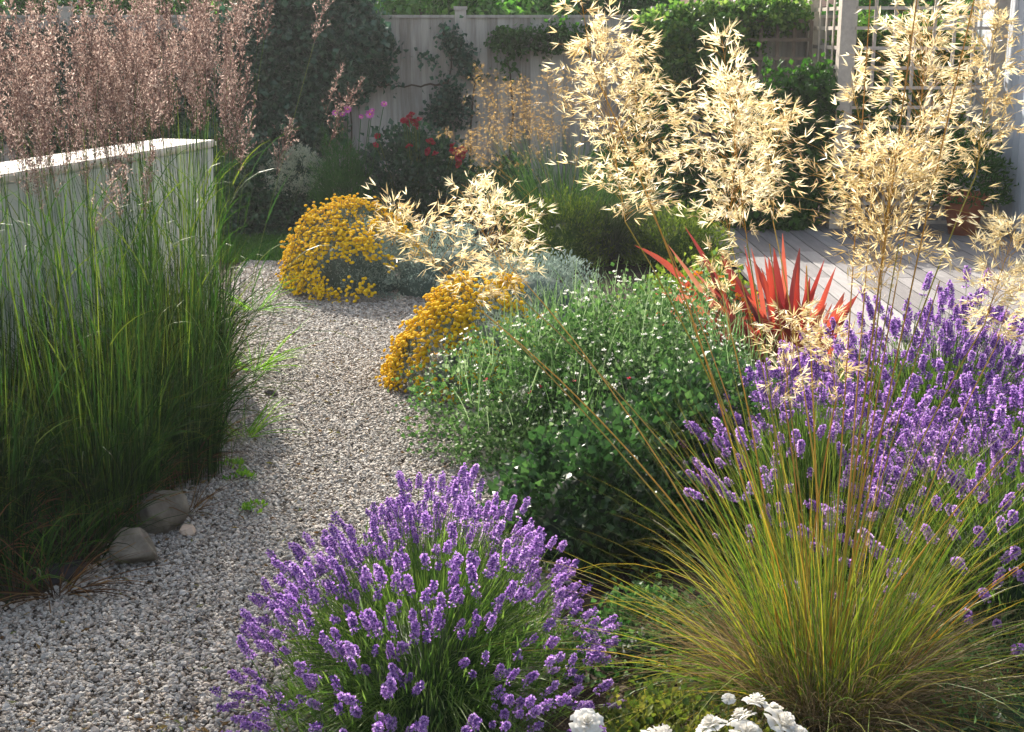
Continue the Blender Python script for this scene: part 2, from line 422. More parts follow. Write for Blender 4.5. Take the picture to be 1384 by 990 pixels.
# ================================================================ BUILT THINGS
M_fence = solid('fence_boards', ['#625c56', '#918a82', '#b2aca4', '#c6c0b7'], 5, .85, .4, stretch=(5, 5, .45), bscale=16, attr=.45)
FY = 12.55
def fence(x0, x1, Y, label, hgt=1.80, post0=True, dy=0.0):
    cx = (x0+x1)/2; t = thing('board_fence', (cx, Y, 0), label, 'fence', 'close-boarded fence bays along the back')
    g = Geo(); nb = int((x1-x0-.1)/.098); 
    for i in range(nb):
        x = x0+.05+(i+.5)*(x1-x0-.1)/nb - cx
        box(g, (x, random.uniform(-.002, .002), hgt/2+.04), (.118, .016, hgt-.08), .09, random.random(), tilt=random.uniform(-.003, .003))
    g.obj('panel', M_fence, t)
    for z in (.25, .95, 1.6):
        g = Geo(); box(g, (0, .055, z), (x1-x0-.1, .06, .08), 0, .4); g.obj('rail', M_fence, t)
    g = Geo(); box(g, (0, .005, hgt+.012), (x1-x0-.11, .06, .025), 0, .7); g.obj('capping', M_fence, t)
    g = Geo(); box(g, (x1-cx, 0.02, (hgt+.07)/2), (.10, .10, hgt+.07), 0, .8)
    box(g, (x1-cx, .02, hgt+.085), (.12, .12, .03), 0, .9); g.obj('post', M_post, t)
    return t
M_post = solid('fence_post', ['#989189', '#b5aea5', '#c8c1b7'], 7, .85, .3, stretch=(4, 4, .6))
px_post = ap(623, 100, FY)[0]
lab = ['weathered board fence bay far left behind the pink plumed grass', 'board fence bay behind the dark climber at the left', 'grey board fence bay between the dark climber and the pale post, behind cosmos and roses',
       'board fence bay right of the pale post, behind the far golden oat grass', 'board fence bay topped by the bright green climber', 'board fence bay behind the trellis corner and climbing rose']
bx = [px_post-5.4, px_post-3.6, px_post-1.8, px_post, px_post+1.8, px_post+3.6]
bays = [(px_post-7.2, px_post-5.4), (px_post-5.4, px_post-3.6), (px_post-3.6, px_post-1.8), (px_post-1.8, px_post), (px_post, px_post+1.8), (px_post+1.8, px_post+3.6), (px_post+3.6, px_post+5.4)]
labs = ['weathered board fence bay behind the left half of the pink plumed grasses', 'board fence bay half hidden by the right plumed grasses, left of the dark climber', 'shaded board fence bay covered by the dark climber',
        'bare grey board fence bay between the dark climber and the pale post, behind the cosmos', 'board fence bay right of the pale post, with a creeper along its top', 'board fence bay under the bright green climber', 'board fence bay seen through the tall trellis']
for (a, b), l in zip(bays, labs): fence(a, b, FY, l)

# small trellis topper on the fence
M_trel = solid('trellis_wood', ['#a3978a', '#c0b4a6', '#d6cbbd'], 8, .8, .25, stretch=(3, 3, 3), attr=.4)
M_trel2 = solid('old_trellis_wood', ['#5d5147', '#74675b', '#8a7c6e'], 8, .85, .25, attr=.4)
def lattice(g, w, h, pitch=.16, bar=.022, th=.016, v=.5, nx=None):
    nx, nz = nx or max(1, round(w/pitch)), max(1, round(h/pitch))
    for i in range(nx+1): box(g, (i*w/nx, .0, h/2), (bar, th, h), 0, random.random())
    for j in range(nz+1): box(g, (w/2, -th-.001, j*h/nz), (w, th, bar), 0, random.random())
a = ap(1003, 45, FY-.1); b = ap(1085, 45, FY-.1)
t = thing('fence_trellis', (a[0], FY-.22, .95), 'old brown square trellis fixed to the fence under the green climber', 'trellis')
g = Geo(); lattice(g, b[0]-a[0]+.05, .82, .165, .03); g.obj('lattice_panel', M_trel2, t)
g = Geo(); box(g, (-.05, .0, .38), (.07, .05, .9), 0, .5); g.obj('batten', M_trel2, t)

# tall trellis corner
TY = 11.35; tx = ap(1137, 150, TY)[0]
t = thing('trellis_screen', (tx, TY, 0), 'tall square-lattice timber trellis corner with a stout post at the end of the deck', 'trellis')
g = Geo(); box(g, (0, 0, 1.25), (.115, .115, 2.4), 0, .5); g.obj('post', M_trel, t)
g = Geo(); box(g, (0, 0, 2.46), (.14, .14, .03), 0, .8); blob(g, (0, 0, 2.53), (.05, .05, .05), 1, 0, 1, ICO2, .7); g.obj('finial', M_trel, t)
g = Geo(); lattice(g, 1.15, 2.25, .163, .026); o = g.obj('lattice_panel', M_trel, t); o.location = (.075, .0, .1)
g = Geo(); lattice(g, 1.05, 2.25, .163, .03, .011, nx=4); o = g.obj('lattice_panel', M_trel, t); o.location = (-.03, .06, .1); o.rotation_euler = (0, 0, PI/2)
g = Geo(); box(g, (1.28, 0, 1.25), (.09, .09, 2.4), 0, .5); g.obj('post', M_trel, t)
g = Geo(); box(g, (-.03, 1.15, 1.25), (.09, .09, 2.4), 0, .5); g.obj('post', M_trel, t)
g = Geo(); box(g, (.66, -.005, 2.40), (1.17, .05, .06), 0, .6); g.obj('top_rail', M_trel, t)

# white garden wall
M_white = solid('white_render', ['#8f968c', '#bcbfba', '#d4d4cf', '#dedcd6'], 2.2, .85, .25, bscale=60, bdist=.004)
M_cope = solid('white_coping', ['#a89e92', '#cdc4ba', '#ddd6cd', '#e4ded6'], 7, .8, .3, bscale=70, bdist=.004)
a = np.array([-2.03, 5.30]); b = np.array([-1.555, 7.0]); d = (b-a)/np.linalg.norm(b-a); nrml = np.array([-d[1], d[0]])
s0 = b - d*5.2; ang = math.atan2(d[1], d[0])
t = thing('garden_wall', (*((s0+b)/2 + nrml*.15), 0), 'low thick white rendered wall behind the plumed grasses', 'wall', rz=ang)
bm = bmesh.new(); bmesh.ops.create_cube(bm, size=1); bmesh.ops.scale(bm, vec=(5.2, .30, 1.13), verts=bm.verts); bmesh.ops.translate(bm, vec=(0, 0, .54), verts=bm.verts)
bmesh.ops.bevel(bm, geom=bm.edges[:], offset=.008, segments=2, affect='EDGES')
me = bpy.data.meshes.new('wall_body'); bm.to_mesh(me); bm.free(); me.materials.append(M_white); link('wall_body', me, t)
bm = bmesh.new(); bmesh.ops.create_cube(bm, size=1); bmesh.ops.scale(bm, vec=(5.23, .33, .035), verts=bm.verts); bmesh.ops.translate(bm, vec=(0, 0, 1.124), verts=bm.verts)
bmesh.ops.bevel(bm, geom=bm.edges[:], offset=.008, segments=2, affect='EDGES')
me = bpy.data.meshes.new('coping'); bm.to_mesh(me); bm.free(); me.materials.append(M_cope); link('coping', me, t)

# garden building on the right
M_clad = solid('painted_cladding', ['#b6bdc9', '#c6ccd6', '#d4d9e0'], 4, .6, .15, stretch=(2, 2, .5), attr=.5)
bx_ = ap(1310, 300, 12.0)[0]
t = thing('garden_building', (bx_, 9.0, 0), 'pale blue-grey clad building wall at the right edge of the deck', 'building')
g = Geo(); L0 = 6.2
box(g, (1.8, 0, 1.5), (3.56, L0-.06, 2.9), 0, .5)
g.obj('wall', M_clad, t)
g = Geo()
for i in range(int(L0/.14)): box(g, (-.005, -L0/2+.07+i*.14, 1.53), (.022, .132, 2.86), .0, random.random())
g.obj('cladding', M_clad, t)
g = Geo(); box(g, (-.005, -L0/2-.012, 1.53), (.06, .05, 2.86), 0, .9); g.obj('corner_trim', M_clad, t); g = Geo(); box(g, (-.005, L0/2+.0, 1.53), (.05, .05, 2.86), 0, .9); g.obj('corner_trim', M_clad, t)
g = Geo(); box(g, (1.8, 0, .05), (3.5, L0-.2, .1), 0, .2); g.obj('base_gap', solid('dark_gap', ['#2a2a2c', '#3a3a3c'], 8), t)  # dark block at the wall foot; its colour paints the shade of a gap
g = Geo(); V = [[-.35, -L0/2-.3, 2.85], [-.35, L0/2+.3, 2.85], [3.9, L0/2+.3, 3.4], [3.9, -L0/2-.3, 3.4]]; V += [[x, y, z+.12] for x, y, z in V]
g.add(V, np.array([[0, 1, 2, 3], [4, 7, 6, 5], [0, 4, 5, 1], [1, 5, 6, 2], [2, 6, 7, 3], [3, 7, 4, 0]]), np.full((8, 3), .5)); g.obj('roof', solid('roof_felt', ['#3b3c3e', '#55565a'], 6), t)

# houses beyond the fence
M_tile = solid('roof_tiles', ['#5c463c', '#7d6152', '#8f7260'], 5, .85, .6, stretch=(1, 1, 6), bscale=10)
M_pane = solid('window_glass', ['#2b3138', '#454d55'], 2, .15, 0)
def house(c, w, d, h, mat, label, rh=2.2, rz=0, wins=()):
    t = thing('house', (c[0], c[1], 0), label, 'house', rz=rz)
    g = Geo(); box(g, (0, 0, h/2), (w, d, h)); g.obj('wall', mat, t)
    g = Geo(); o_ = .3; y0, y1 = -d/2-o_, d/2+o_; x = w/2+o_
    V = [[-x, y0, h-.05], [x, y0, h-.05], [x, y1, h-.05], [-x, y1, h-.05], [-x, 0, h+rh], [x, 0, h+rh]]
    g.add(V, [np.array([[0, 1, 5, 4], [2, 3, 4, 5], [3, 2, 1, 0]]), np.array([[0, 4, 3], [1, 2, 5]])], np.full((6, 3), .5)); g.obj('roof', M_tile, t)
    for wx, wz in wins:
        g = Geo(); 
        for (cx, cz, sx, sz_) in ((wx-.6, wz, .08, 1.2), (wx+.6, wz, .08, 1.2), (wx, wz-.6, 1.28, .08), (wx, wz+.6, 1.28, .08), (wx, wz, .05, 1.12)): box(g, (cx, -d/2-.03, cz), (sx, .07, sz_), 0, .9)
        f = g.obj('window', M_cope, t); g = Geo(); box(g, (wx, -d/2-.012, wz), (1.12, .02, 1.12)); g.obj('pane', M_pane, f)
M_beige = solid('beige_render', ['#b5a488', '#c9b89b', '#d6c8ad'], 2, .9, .2)
M_pale = solid('pale_render', ['#b8b7c0', '#cbcad2', '#d8d6dc'], 2, .9, .2)
M_shed = solid('shed_boards', ['#8d97a3', '#a9b2bd', '#c0c7cf'], 5, .8, .4, stretch=(.4, .4, 14))
house((6.5, 25, 0), 7, 6, 3.2, M_beige, 'beige rendered house seen above the fence behind the trellis', 2.4, .05, ((-1.6, 1.7), (1.5, 1.7)))
house((1.9, 27, 0), 3.4, 5, 3.0, M_beige, 'beige rendered outbuilding above the bright green climber', 1.5, -.05, ((0.9, 1.8),))
house((-6.9, 26, 0), 3.2, 5, 3.0, M_pale, 'pale lilac-grey house glimpsed above the pink plumes', 1.6, 0.1, ((0, 1.7),))
house((3.3, 17.0, 0), 1.5, 1.6, 2.0, M_shed, 'small pale blue boarded shed just beyond the fence', .5, .1)

# terracotta pot with plant
pp = np.array([3.74, 11.0, .05])
t = thing('plant_pot', pp, 'terracotta pot with a leafy plant standing by the pale building', 'plant pot')
M_ter = solid('terracotta', ['#8a4a30', '#a85f40', '#b87656'], 8, .85, .2)
g = Geo(); lathe(g, [(0, 0), (.11, 0), (.165, .27), (.185, .28), (.19, .34), (.165, .345), (.155, .3), (0, .29)]); g.obj('pot', M_ter, t, True)
M_midleaf = leafmat('mid_green_leaves', ['#24441a', '#3a6224', '#54802f'], .4)
g = Geo(); P, nr, ix = dome_pts(2400, (0, 0, .27), (.3, .3, .5), 12, clr=.16); leaves(g, P, nr, .06, LEAFN, clumpvar(ix, len(P))); g.obj('foliage', M_midleaf, t)

# rocks
M_rock = solid('rock', ['#453f38', '#6e665a', '#958c7e'], 9, .9, .7, bscale=30)
def rock(px, py, s, label, seed, mat=M_rock, group=None, amp=.16, lod=ICO4):
    p = gp(px, py); g = Geo(); V, F = lod; w = Wob(seed, 1.5)(V)*amp + Wob(seed+50, 5)(V)*.05 - np.maximum(Wob(seed+9, 2.2)(V)-.3, 0)*.2
    W = V*(1+w)[:, None]; rc_ = np.random.default_rng(seed)
    for _ in range(11):
        nn_ = nrm(rc_.normal(size=3)); h_ = rc_.uniform(.62, .9); e_ = np.maximum(W@nn_-h_, 0); W = W-e_[:, None]*nn_*.93
    W = W*np.array(s)*1.12
    g.add(W, F, np.full((len(V), 3), .5)); o = g.obj('rock' if s[0] > .035 else 'pebble', mat, None, True); o.location = (p[0], p[1], s[2]*.55)
    o.rotation_euler = (0, 0, seed*.7); tag(o, label, 'rock' if s[0] > .035 else 'stone', group)
rock(212, 708, (.13, .10, .085), 'rounded grey-brown rock at the foot of the grasses, nearest the cream pebble', 3)
rock(180, 756, (.09, .08, .065), 'lower flatter rock edging the path left of the larger rock', 8)
rock(78, 782, (.09, .06, .03), 'dark low rock under the grass at the left path edge', 15, solid('dark_rock', ['#1f1c1c', '#38343a'], 9, .9, .7))
rock(366, 534, (.036, .03, .018), 'small dark stone lying on the gravel beside the tall grasses', 21, solid('dark_rock2', ['#2c2826', '#6c6462'], 12, .9, .7))
rock(253, 722, (.027, .024, .02), 'cream rounded pebble on the gravel beside the rock', 9, solid('cream_stone', ['#b89c86', '#d8c3ae'], 6, .6, .1), amp=.05)

P = np.stack([rng.uniform(xmin, xmax, 9000), rng.uniform(2.6, 9, 9000), np.full(9000, .006)], 1)
Wl = Wob(77, 2.2); edge = np.ones(len(P), bool)
ins = inpoly(P, PATH); shr = inpoly((P[:, :2]-PATH.mean(0))*1.16+PATH.mean(0), PATH); keep = ins & ((~shr) | (rng.uniform(size=len(P)) < .16)) & (Wl(P) > -.6)
P = P[keep]; g = Geo(); d = nrm(rng.normal(size=(len(P), 3))*np.array([1, 1, .15])); g.scatter(LEAFN, P, frame(d), rng.uniform(.012, .035, len(P)), rng.uniform(0, 1, len(P)))
tag(g.obj('leaf_litter', leafmat('litter', ['#4a3626', '#6e5436', '#8c7448', '#5c6a34', '#a08a68'], .2, .8)), 'dry bits of leaf and petal fallen on the gravel edges', 'leaf litter', kind='stuff')
# ================================================================ PLUMED GRASSES (left)
M_blade = leafmat('reed_grass_blades', ['#141f10', '#1d3016', '#28421f', '#3a5826', '#587232'], .45, .5, tip=('#8a8a3a', .8, 1.3), spec=.08)
M_stem = leafmat('reed_grass_stems', ['#2a4a1e', '#3c6226', '#547630', '#7c8c3a'], .35, .45, spec=.4)
M_plume = leafmat('reed_grass_plumes', ['#453632', '#665049', '#8c746c', '#b09a8e', '#dccbbe'], .42, .7, spec=.1, sat=1.0)
M_dead = leafmat('dead_blades', ['#34261c', '#543c28', '#6e5236', '#8c7048'], .3, .7)
def plume(seed, full=1.0, stemL=1.35):
    r = np.random.default_rng(seed); g = Geo(); k = 9
    az = r.uniform(0, 6.28); L = stemL
    P = curve(np.zeros((1, 3)), np.array([az]), np.array([.0]), np.array([r.uniform(.02, .14)]), np.array([L]), k)
    tubes(g, P, np.linspace(.0014, .0009, k), np.array([r.uniform(0, 1)]), 3, 0)
    # stem leaves
    nl = 2; tb = r.uniform(.3, .75, nl); idx = (tb*(k-1)).astype(int)
    ribbons(g, curve(P[0, idx], r.uniform(0, 6.28, nl), r.uniform(.15, .5, nl), r.uniform(.3, 1.5, nl), r.uniform(.15, .32, nl), 6), np.full(nl, .0045), [1, 1, .9, .7, .4, .05], r.uniform(0, 1, nl), 0)
    # panicle
    pl = r.uniform(.22, .32); tip = P[0, -1]; dr = nrm(P[0, -1]-P[0, -2])
    ax = curve(np.array([tip]), np.array([az]), np.array([math.acos(np.clip(dr[2], -1, 1))]), np.array([r.uniform(.05, .4)]), np.array([pl]), 10)[0]
    tubes(g, ax[None], np.linspace(.001, .0004, 10), np.array([.5]), 3, 1)
    m = int(58*full); tt = r.uniform(0, .97, m); sp = r.uniform(.6, 1.2, m)*np.interp(tt, [0, .12, .4, 1], [.022, .062, .05, .010])*r.choice([.5, 1, 1.15], m)*full
    bp = np.stack([np.interp(tt*9, np.arange(10), ax[:, j]) for j in range(3)], 1)
    baz = r.uniform(0, 6.28, m)
    B = curve(bp, baz, r.uniform(.25, .6, m), r.uniform(-.1, .5, m), sp*1.9, 4)
    tubes(g, B, .00035, np.full(m, .4), 3, 1)
    q = 7; tp = r.uniform(.2, 1, (m, q)); pos = np.stack([np.array([np.interp(tp[i]*3, np.arange(4), B[i, :, j]) for i in range(m)]) for j in range(3)], -1).reshape(-1, 3)
    dirs = nrm((B[:, -1]-B[:, 0]))[:, None, :].repeat(q, 1).reshape(-1, 3)
    d = nrm(dirs + r.normal(size=dirs.shape)*.8 + np.array([0, 0, .2]))
    g.scatter(T_diamond(.15), pos, frame(d), r.uniform(.007, .014, len(pos)), r.uniform(0, 1, len(pos)), 0, 1)
    return g
plumes = [plume(100+i, f, L) for i, (f, L) in enumerate([(1, 1.3), (.8, 1.36), (1.1, 1.28), (.65, 1.34), (.95, 1.22), (.5, 1.4), (1, 1.3)])]
clumps = [(-1.80, 4.10, .9, 'plumed feather-reed grass clump nearest the camera at the left edge'),
          (-1.46, 4.48, .95, 'plumed feather-reed grass clump standing over the dark low rock'),
          (-1.98, 4.95, 1.0, 'plumed feather-reed grass clump close against the white wall at the left edge'),
          (-1.60, 5.02, 1.03, 'plumed feather-reed grass clump in the middle of the row before the white wall'),
          (-1.36, 4.98, .98, 'plumed feather-reed grass clump behind the rocks, beside the path'),
          (-1.47, 5.50, 1.06, 'plumed feather-reed grass clump leaning over the path by the small dark stone'),
          (-1.56, 6.05, 1.08, 'plumed feather-reed grass clump at the far end of the white wall')]
for ci, (cx, cy_, hs, label) in enumerate(clumps):
    t = thing('feather_reed_grass', (cx, cy_, 0), label, 'ornamental grass', 'feather-reed grasses in front of the white wall')
    g = Geo(); nb = 900
    az = rng.uniform(0, 6.28, nb); rr = np.sqrt(rng.uniform(0, 1, nb))*.21
    base = np.stack([np.cos(az)*rr, np.sin(az)*rr, np.zeros(nb)], 1); az2 = az + rng.normal(0, .7, nb)
    ln = rng.uniform(.22, .78, nb)*hs; ln[:60] *= 1.35
    ribbons(g, curve(base, az2, np.abs(rng.normal(0, .07, nb)), rng.uniform(.0, 1.0, nb)**2.4*2.2, ln, 9), rng.uniform(.0025, .0062, nb), [.7, 1, 1, 1, .95, .85, .7, .45, .05], rng.beta(1.6, 2.4, nb), 0)
    # upright green culms between plumes
    nb = 50; az = rng.uniform(0, 6.28, nb); rr = np.sqrt(rng.uniform(0, 1, nb))*.19
    base = np.stack([np.cos(az)*rr, np.sin(az)*rr, np.zeros(nb)], 1)
    ribbons(g, curve(base, az+rng.normal(0, .6, nb), rng.uniform(.0, .14, nb), rng.uniform(0, .12, nb), rng.uniform(.9, 1.4, nb)*hs, 6), rng.uniform(.002, .0045, nb), [1, 1, 1, .9, .7, .2], rng.uniform(0.2, 1, nb), 1)
    g.obj('leaf_tuft', [M_blade, M_stem], t)
    g = Geo(); nb = 110; az = rng.uniform(0, 6.28, nb); base = np.stack([np.cos(az)*.12, np.sin(az)*.12, np.zeros(nb)], 1)
    ribbons(g, curve(base, az, rng.uniform(.3, .8, nb), rng.uniform(.6, 1.8, nb), rng.uniform(.15, .38, nb), 7), rng.uniform(.003, .006, nb), [.8, 1, 1, .9, .8, .5, .1], rng.uniform(0, 1, nb), 0)
    g.obj('dead_leaves', M_dead, t)
    m = 42 if ci >= 4 else 34; az = rng.uniform(0, 6.28, m); rr = np.sqrt(rng.uniform(0, 1, m))*.17
    pos = np.stack([np.cos(az)*rr, np.sin(az)*rr, np.zeros(m)+.02], 1); pos[:, 0] += (.09 if ci >= 4 else 0)
    lean = np.abs(rng.normal(0, .09, m)); lean[:3] = rng.uniform(.2, .42, 3)
    az2 = az+rng.normal(0, .5, m)
    d = np.stack([np.sin(lean)*np.cos(az2), np.sin(lean)*np.sin(az2), np.cos(lean)], 1)
    parts_or_stuff(t, 'seed_plume', plumes, [M_stem, M_plume], pos, frame(d), rng.uniform(.9, 1.17, m)*hs, 100)
# low arching blades over the gravel
M_weed = leafmat('weed_leaves', ['#4c7a28', '#6f9c38', '#93b34c'], .45)
def tuft(px, py, r, n, ln, w, label, mats, name='grass_tuft', cat='grass tuft', lean=(.5, 1.4), bend=(.2, .9), group=None):
    p = gp(px, py); t = thing(name, p, label, cat, group); g = Geo()
    az = rng.uniform(0, 6.28, n); rr = np.sqrt(rng.uniform(0, 1, n))*r
    base = np.stack([np.cos(az)*rr, np.sin(az)*rr, np.zeros(n)], 1)
    ribbons(g, curve(base, az+rng.normal(0, .4, n), rng.uniform(*lean, n), rng.uniform(*bend, n), rng.uniform(.5, 1, n)*ln, 6), np.full(n, w), [.8, 1, .9, .7, .4, .05], rng.uniform(0, 1, n))
    g.obj('blades', mats, t)
tuft(345, 500, .05, 55, .42, .0045, 'spray of pale green grass arching over the gravel beside the small dark stone', M_weed)
tuft(330, 590, .05, 45, .36, .0045, 'yellowish grass spray at the path edge just in front of the small dark stone', M_weed)
tuft(345, 420, .05, 45, .45, .0045, 'thin green grass spray where the gravel meets the end of the white wall', M_weed)
tuft(255, 690, .04, 60, .25, .003, 'tuft of dry brown grass behind the cream pebble', M_dead)
tuft(105, 752, .10, 130, .42, .0045, 'dark green grass tuft spilling over the flatter rock', M_blade, lean=(.1, 1.0), bend=(.3, 1.5))
tuft(20, 790, .12, 150, .45, .0045, 'dark green grass tuft at the left edge behind the dry grass', M_blade, lean=(.1, 1.0), bend=(.3, 1.5))
tuft(222, 640, .08, 90, .4, .0045, 'dark green grass tuft hanging over the larger rock', M_blade, lean=(.1, 1.0), bend=(.4, 1.6))
tuft(75, 800, .06, 90, .4, .004, 'reddish dry grass tuft over the dark rock', M_dead)
def weed(px, py, n, label, mat=None, sz=.022, r=.05, h=.03):
    p = gp(px, py); g = Geo(); P, nr, ix = dome_pts(n, (0, 0, 0), (r, r, h), int(px), clr=.2, cl=5); leaves(g, P, nr, sz, LEAF, None, .5)
    o = g.obj('seedling', mat or M_weed); o.location = p; tag(o, label, 'seedling')
weed(322, 650, 55, 'small green seedling on the gravel by the grasses'); weed(345, 690, 45, 'green weed seedling in the gravel nearer the lavender')
weed(310, 632, 34, 'tiny weed seedling at the shaded path edge', r=.03) if 0 else weed(312, 634, 60, 'tiny weed seedling at the shaded path edge')

# ================================================================ LAVENDER
M_lgreen = leafmat('lavender_leaves', ['#263c1c', '#3c5a28', '#587838', '#769048', '#748868'], .42, .5, tip=('#a7b85e', .7, 1.6), spec=.3)
M_calyx = leafmat('lavender_calyx', ['#54406a', '#5c3c84', '#7a54a0', '#9672b8', '#8a7498'], .3, .6, spec=.15)
M_petal = leafmat('lavender_petals', ['#8c62ae', '#a880c4', '#c09cd4', '#d6bee2'], .45, .6, spec=.15)
def spike(seed, L=.28, nw=6, dull=False):
    r = np.random.default_rng(seed); g = Geo(); k = 6; az = r.uniform(0, 6.28)
    P = curve(np.zeros((1, 3)), np.array([az]), np.array([0.]), np.array([r.uniform(0, .5)]), np.array([L]), k)
    tubes(g, P, .0011, np.array([.6]), 3, 0)
    d0 = nrm(P[0, -1]-P[0, -2]); z0 = P[0, -1]; sp = .0066
    pos = []; dr = []
    levels = list(np.arange(nw)*sp) + ([-.02] if r.uniform() < .5 else [])
    fr = frame(d0[None], np.zeros(1))[0]
    for li, lv in enumerate(levels):
        q = 9 if lv > 0 else 6
        rad = .0052*(1.2-.5*max(lv, 0)/(nw*sp))
        for j in range(q):
            a = j*6.28/q + r.uniform(-.3, .3); o = fr[:, 0]*math.cos(a)+fr[:, 1]*math.sin(a)
            pos.append(z0+d0*(lv+r.uniform(-.001, .001))+o*rad*.5); dr.append(nrm(o*1.0+d0*r.uniform(.5, 1.2)+r.normal(size=3)*.15))
    for j in range(5): pos.append(z0+d0*nw*sp); dr.append(nrm(d0+r.normal(size=3)*.4))
    pos, dr = np.array(pos), np.array(dr); n_ = len(pos)
    g.scatter(T_spindle(.24, .55), pos, frame(dr), r.uniform(.0075, .011, n_), r.uniform(0, 1, n_), 0, 1)
    # corollas
    s_ = r.uniform(size=n_) < (.25 if dull else .7); pp_ = (pos+dr*.0068)[s_]; dd = dr[s_]
    for _ in range(3):
        d2 = nrm(dd+rv(len(dd))*.9); g.scatter(T_diamond(.45, .6), pp_, frame(d2), r.uniform(.0055, .0085, len(dd)), r.uniform(0, 1, len(dd)), 0, 2)
    return g
spikes = [spike(200+i, L, nw, dull) for i, (L, nw, dull) in enumerate([(.28, 6, 0), (.30, 7, 0), (.26, 5, 0), (.28, 8, 0), (.25, 4, 1), (.29, 7, 0), (.27, 6, 1), (.24, 3, 1), (.31, 9, 0), (.27, 5, 0), (.23, 4, 0), (.29, 6, 1)])]
def lavender(c, rx, ry, h, nsp, label, nbl=3800, hs=1.0, seed=1, lfn=6000, up=.12, sparse_front=0.0):
    t = thing('lavender', c, label, 'lavender', 'lavender bushes in purple flower')
    g = Geo()
    # linear leafy shoots fanning from the crown
    u = rv(nbl*3); u = u[u[:, 2] > .02][:nbl]; nb = len(u)
    az = np.arctan2(u[:, 1], u[:, 0]); 
    b0 = np.stack([u[:, 0]*rx*.45, u[:, 1]*ry*.45, np.full(nb, .02)], 1)*rng.uniform(.2, 1, nb)[:, None]
    tgt = u*np.array([rx*.97, ry*.97, h*1.05])*rng.uniform(.8, 1.08, nb)[:, None]; tgt[:, 2] += .03
    s_ = np.linspace(0, 1, 5)[None, :, None]; cv = b0[:, None]*(1-s_)+tgt[:, None]*s_; cv[:, :, 2] += (np.sin(s_[..., 0]*PI)*.05)
    ribbons(g, cv, rng.uniform(.002, .0034, nb), [.8, 1, 1, .8, .1], rng.uniform(0, .8, nb), 0)
    P, nr, ix = dome_pts(lfn, (0, 0, .0), (rx*.95, ry*.95, h), seed, shell=(.55, 1.0), amp=.1, clr=.07)
    leaves(g, P, nr, .042, T_leaf(.055, .01, .1, .5), clumpvar(ix, len(P), .4), 1.0, .45)
    blob(g, (0, 0, 0), (rx*.55, ry*.55, h*.6), seed, .1, 2, ICO2, 0, 0, zmin=0)  # dark blob added inside the bush to block light between leaves
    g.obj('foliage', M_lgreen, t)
    # flower spikes
    m = nsp; u = rv(m*6); u = u[u[:, 2] > up]
    u = u[rng.uniform(size=len(u)) > sparse_front*np.clip(-u[:, 1]*1.5, 0, 1)][:m]; m = len(u)
    ww = Wob(seed+3, 3.2); gate = ww(u) > -.75; u = u[gate]; m = len(u); clus = nrm(u+.10*np.round(rv(m)*2)/2)
    st = clus*np.array([rx*.66, ry*.66, h*.72])*(rng.uniform(.72, 1.06, (m, 1))*(1+.13*ww(u))[:, None])
    d = nrm(clus*np.array([.9, .9, .9])+np.array([0, 0, .55])+rng.normal(size=(m, 3))*.19)
    parts_or_stuff(t, 'flower_spike', spikes, [M_lgreen, M_calyx, M_petal], st, frame(d), rng.uniform(.78, 1.15, m)*hs, 100)
lavender((-.22, 3.20, 0), .42, .80, .37, 760, 'lavender bush spilling over the gravel in the front centre', 2700, .78, 11, 4000, sparse_front=.12, up=-.02)
lavender((1.62, 4.95, 0), .60, .60, .52, 720, 'lavender bush at the back right, before the pale deck', 2200, 1.0, 12, 3600, 0.05)
lavender((1.00, 4.25, 0), .35, .44, .47, 420, 'lavender bush directly behind the tall golden oat grass', 2200, 1.0, 13, 3500)
lavender((1.46, 3.66, 0), .50, .54, .52, 480, 'lavender bush at the right edge beside the golden oat grass', 2400, 1.0, 14, 4000, sparse_front=.4)

# ================================================================ GIANT OAT GRASS
M_tuft = leafmat('oat_grass_blades', ['#24341a', '#3e5824', '#5c742e', '#848638', '#9c8440', '#a45c30'], .45, .45, tip=('#b09a54', .75, 1.4), spec=.35)
M_thatch = leafmat('oat_grass_thatch', ['#3e3528', '#62523c', '#7e6c50', '#9a8a6a'], .3, .7)
M_culm = leafmat('oat_grass_stalks', ['#8c8c40', '#ac9c4a', '#c4a44e', '#b8904e', '#98964c'], .3, .4, spec=.45)
M_oat = leafmat('oat_spikelets', ['#86693e', '#b49a62', '#d4c08a', '#e6dab2', '#f3edd6'], .55, .3, spec=.5, sat=.9)
def T_oat(seed):
    r = np.random.default_rng(seed); g = Geo(); T = T_leaf(.055, .015, .03, .38)
    n_ = 3; d = nrm(np.array([[.34, 0, 1], [-.34, .05, 1], [.02, .2, 1.]])+r.normal(size=(3, 3))*.06)
    g.scatter(T, np.zeros((n_, 3)), frame(d), np.array([1, .92, .8]), r.uniform(0, 1, n_))
    return g.freeze()
OATS = [T_oat(i) for i in range(5)]
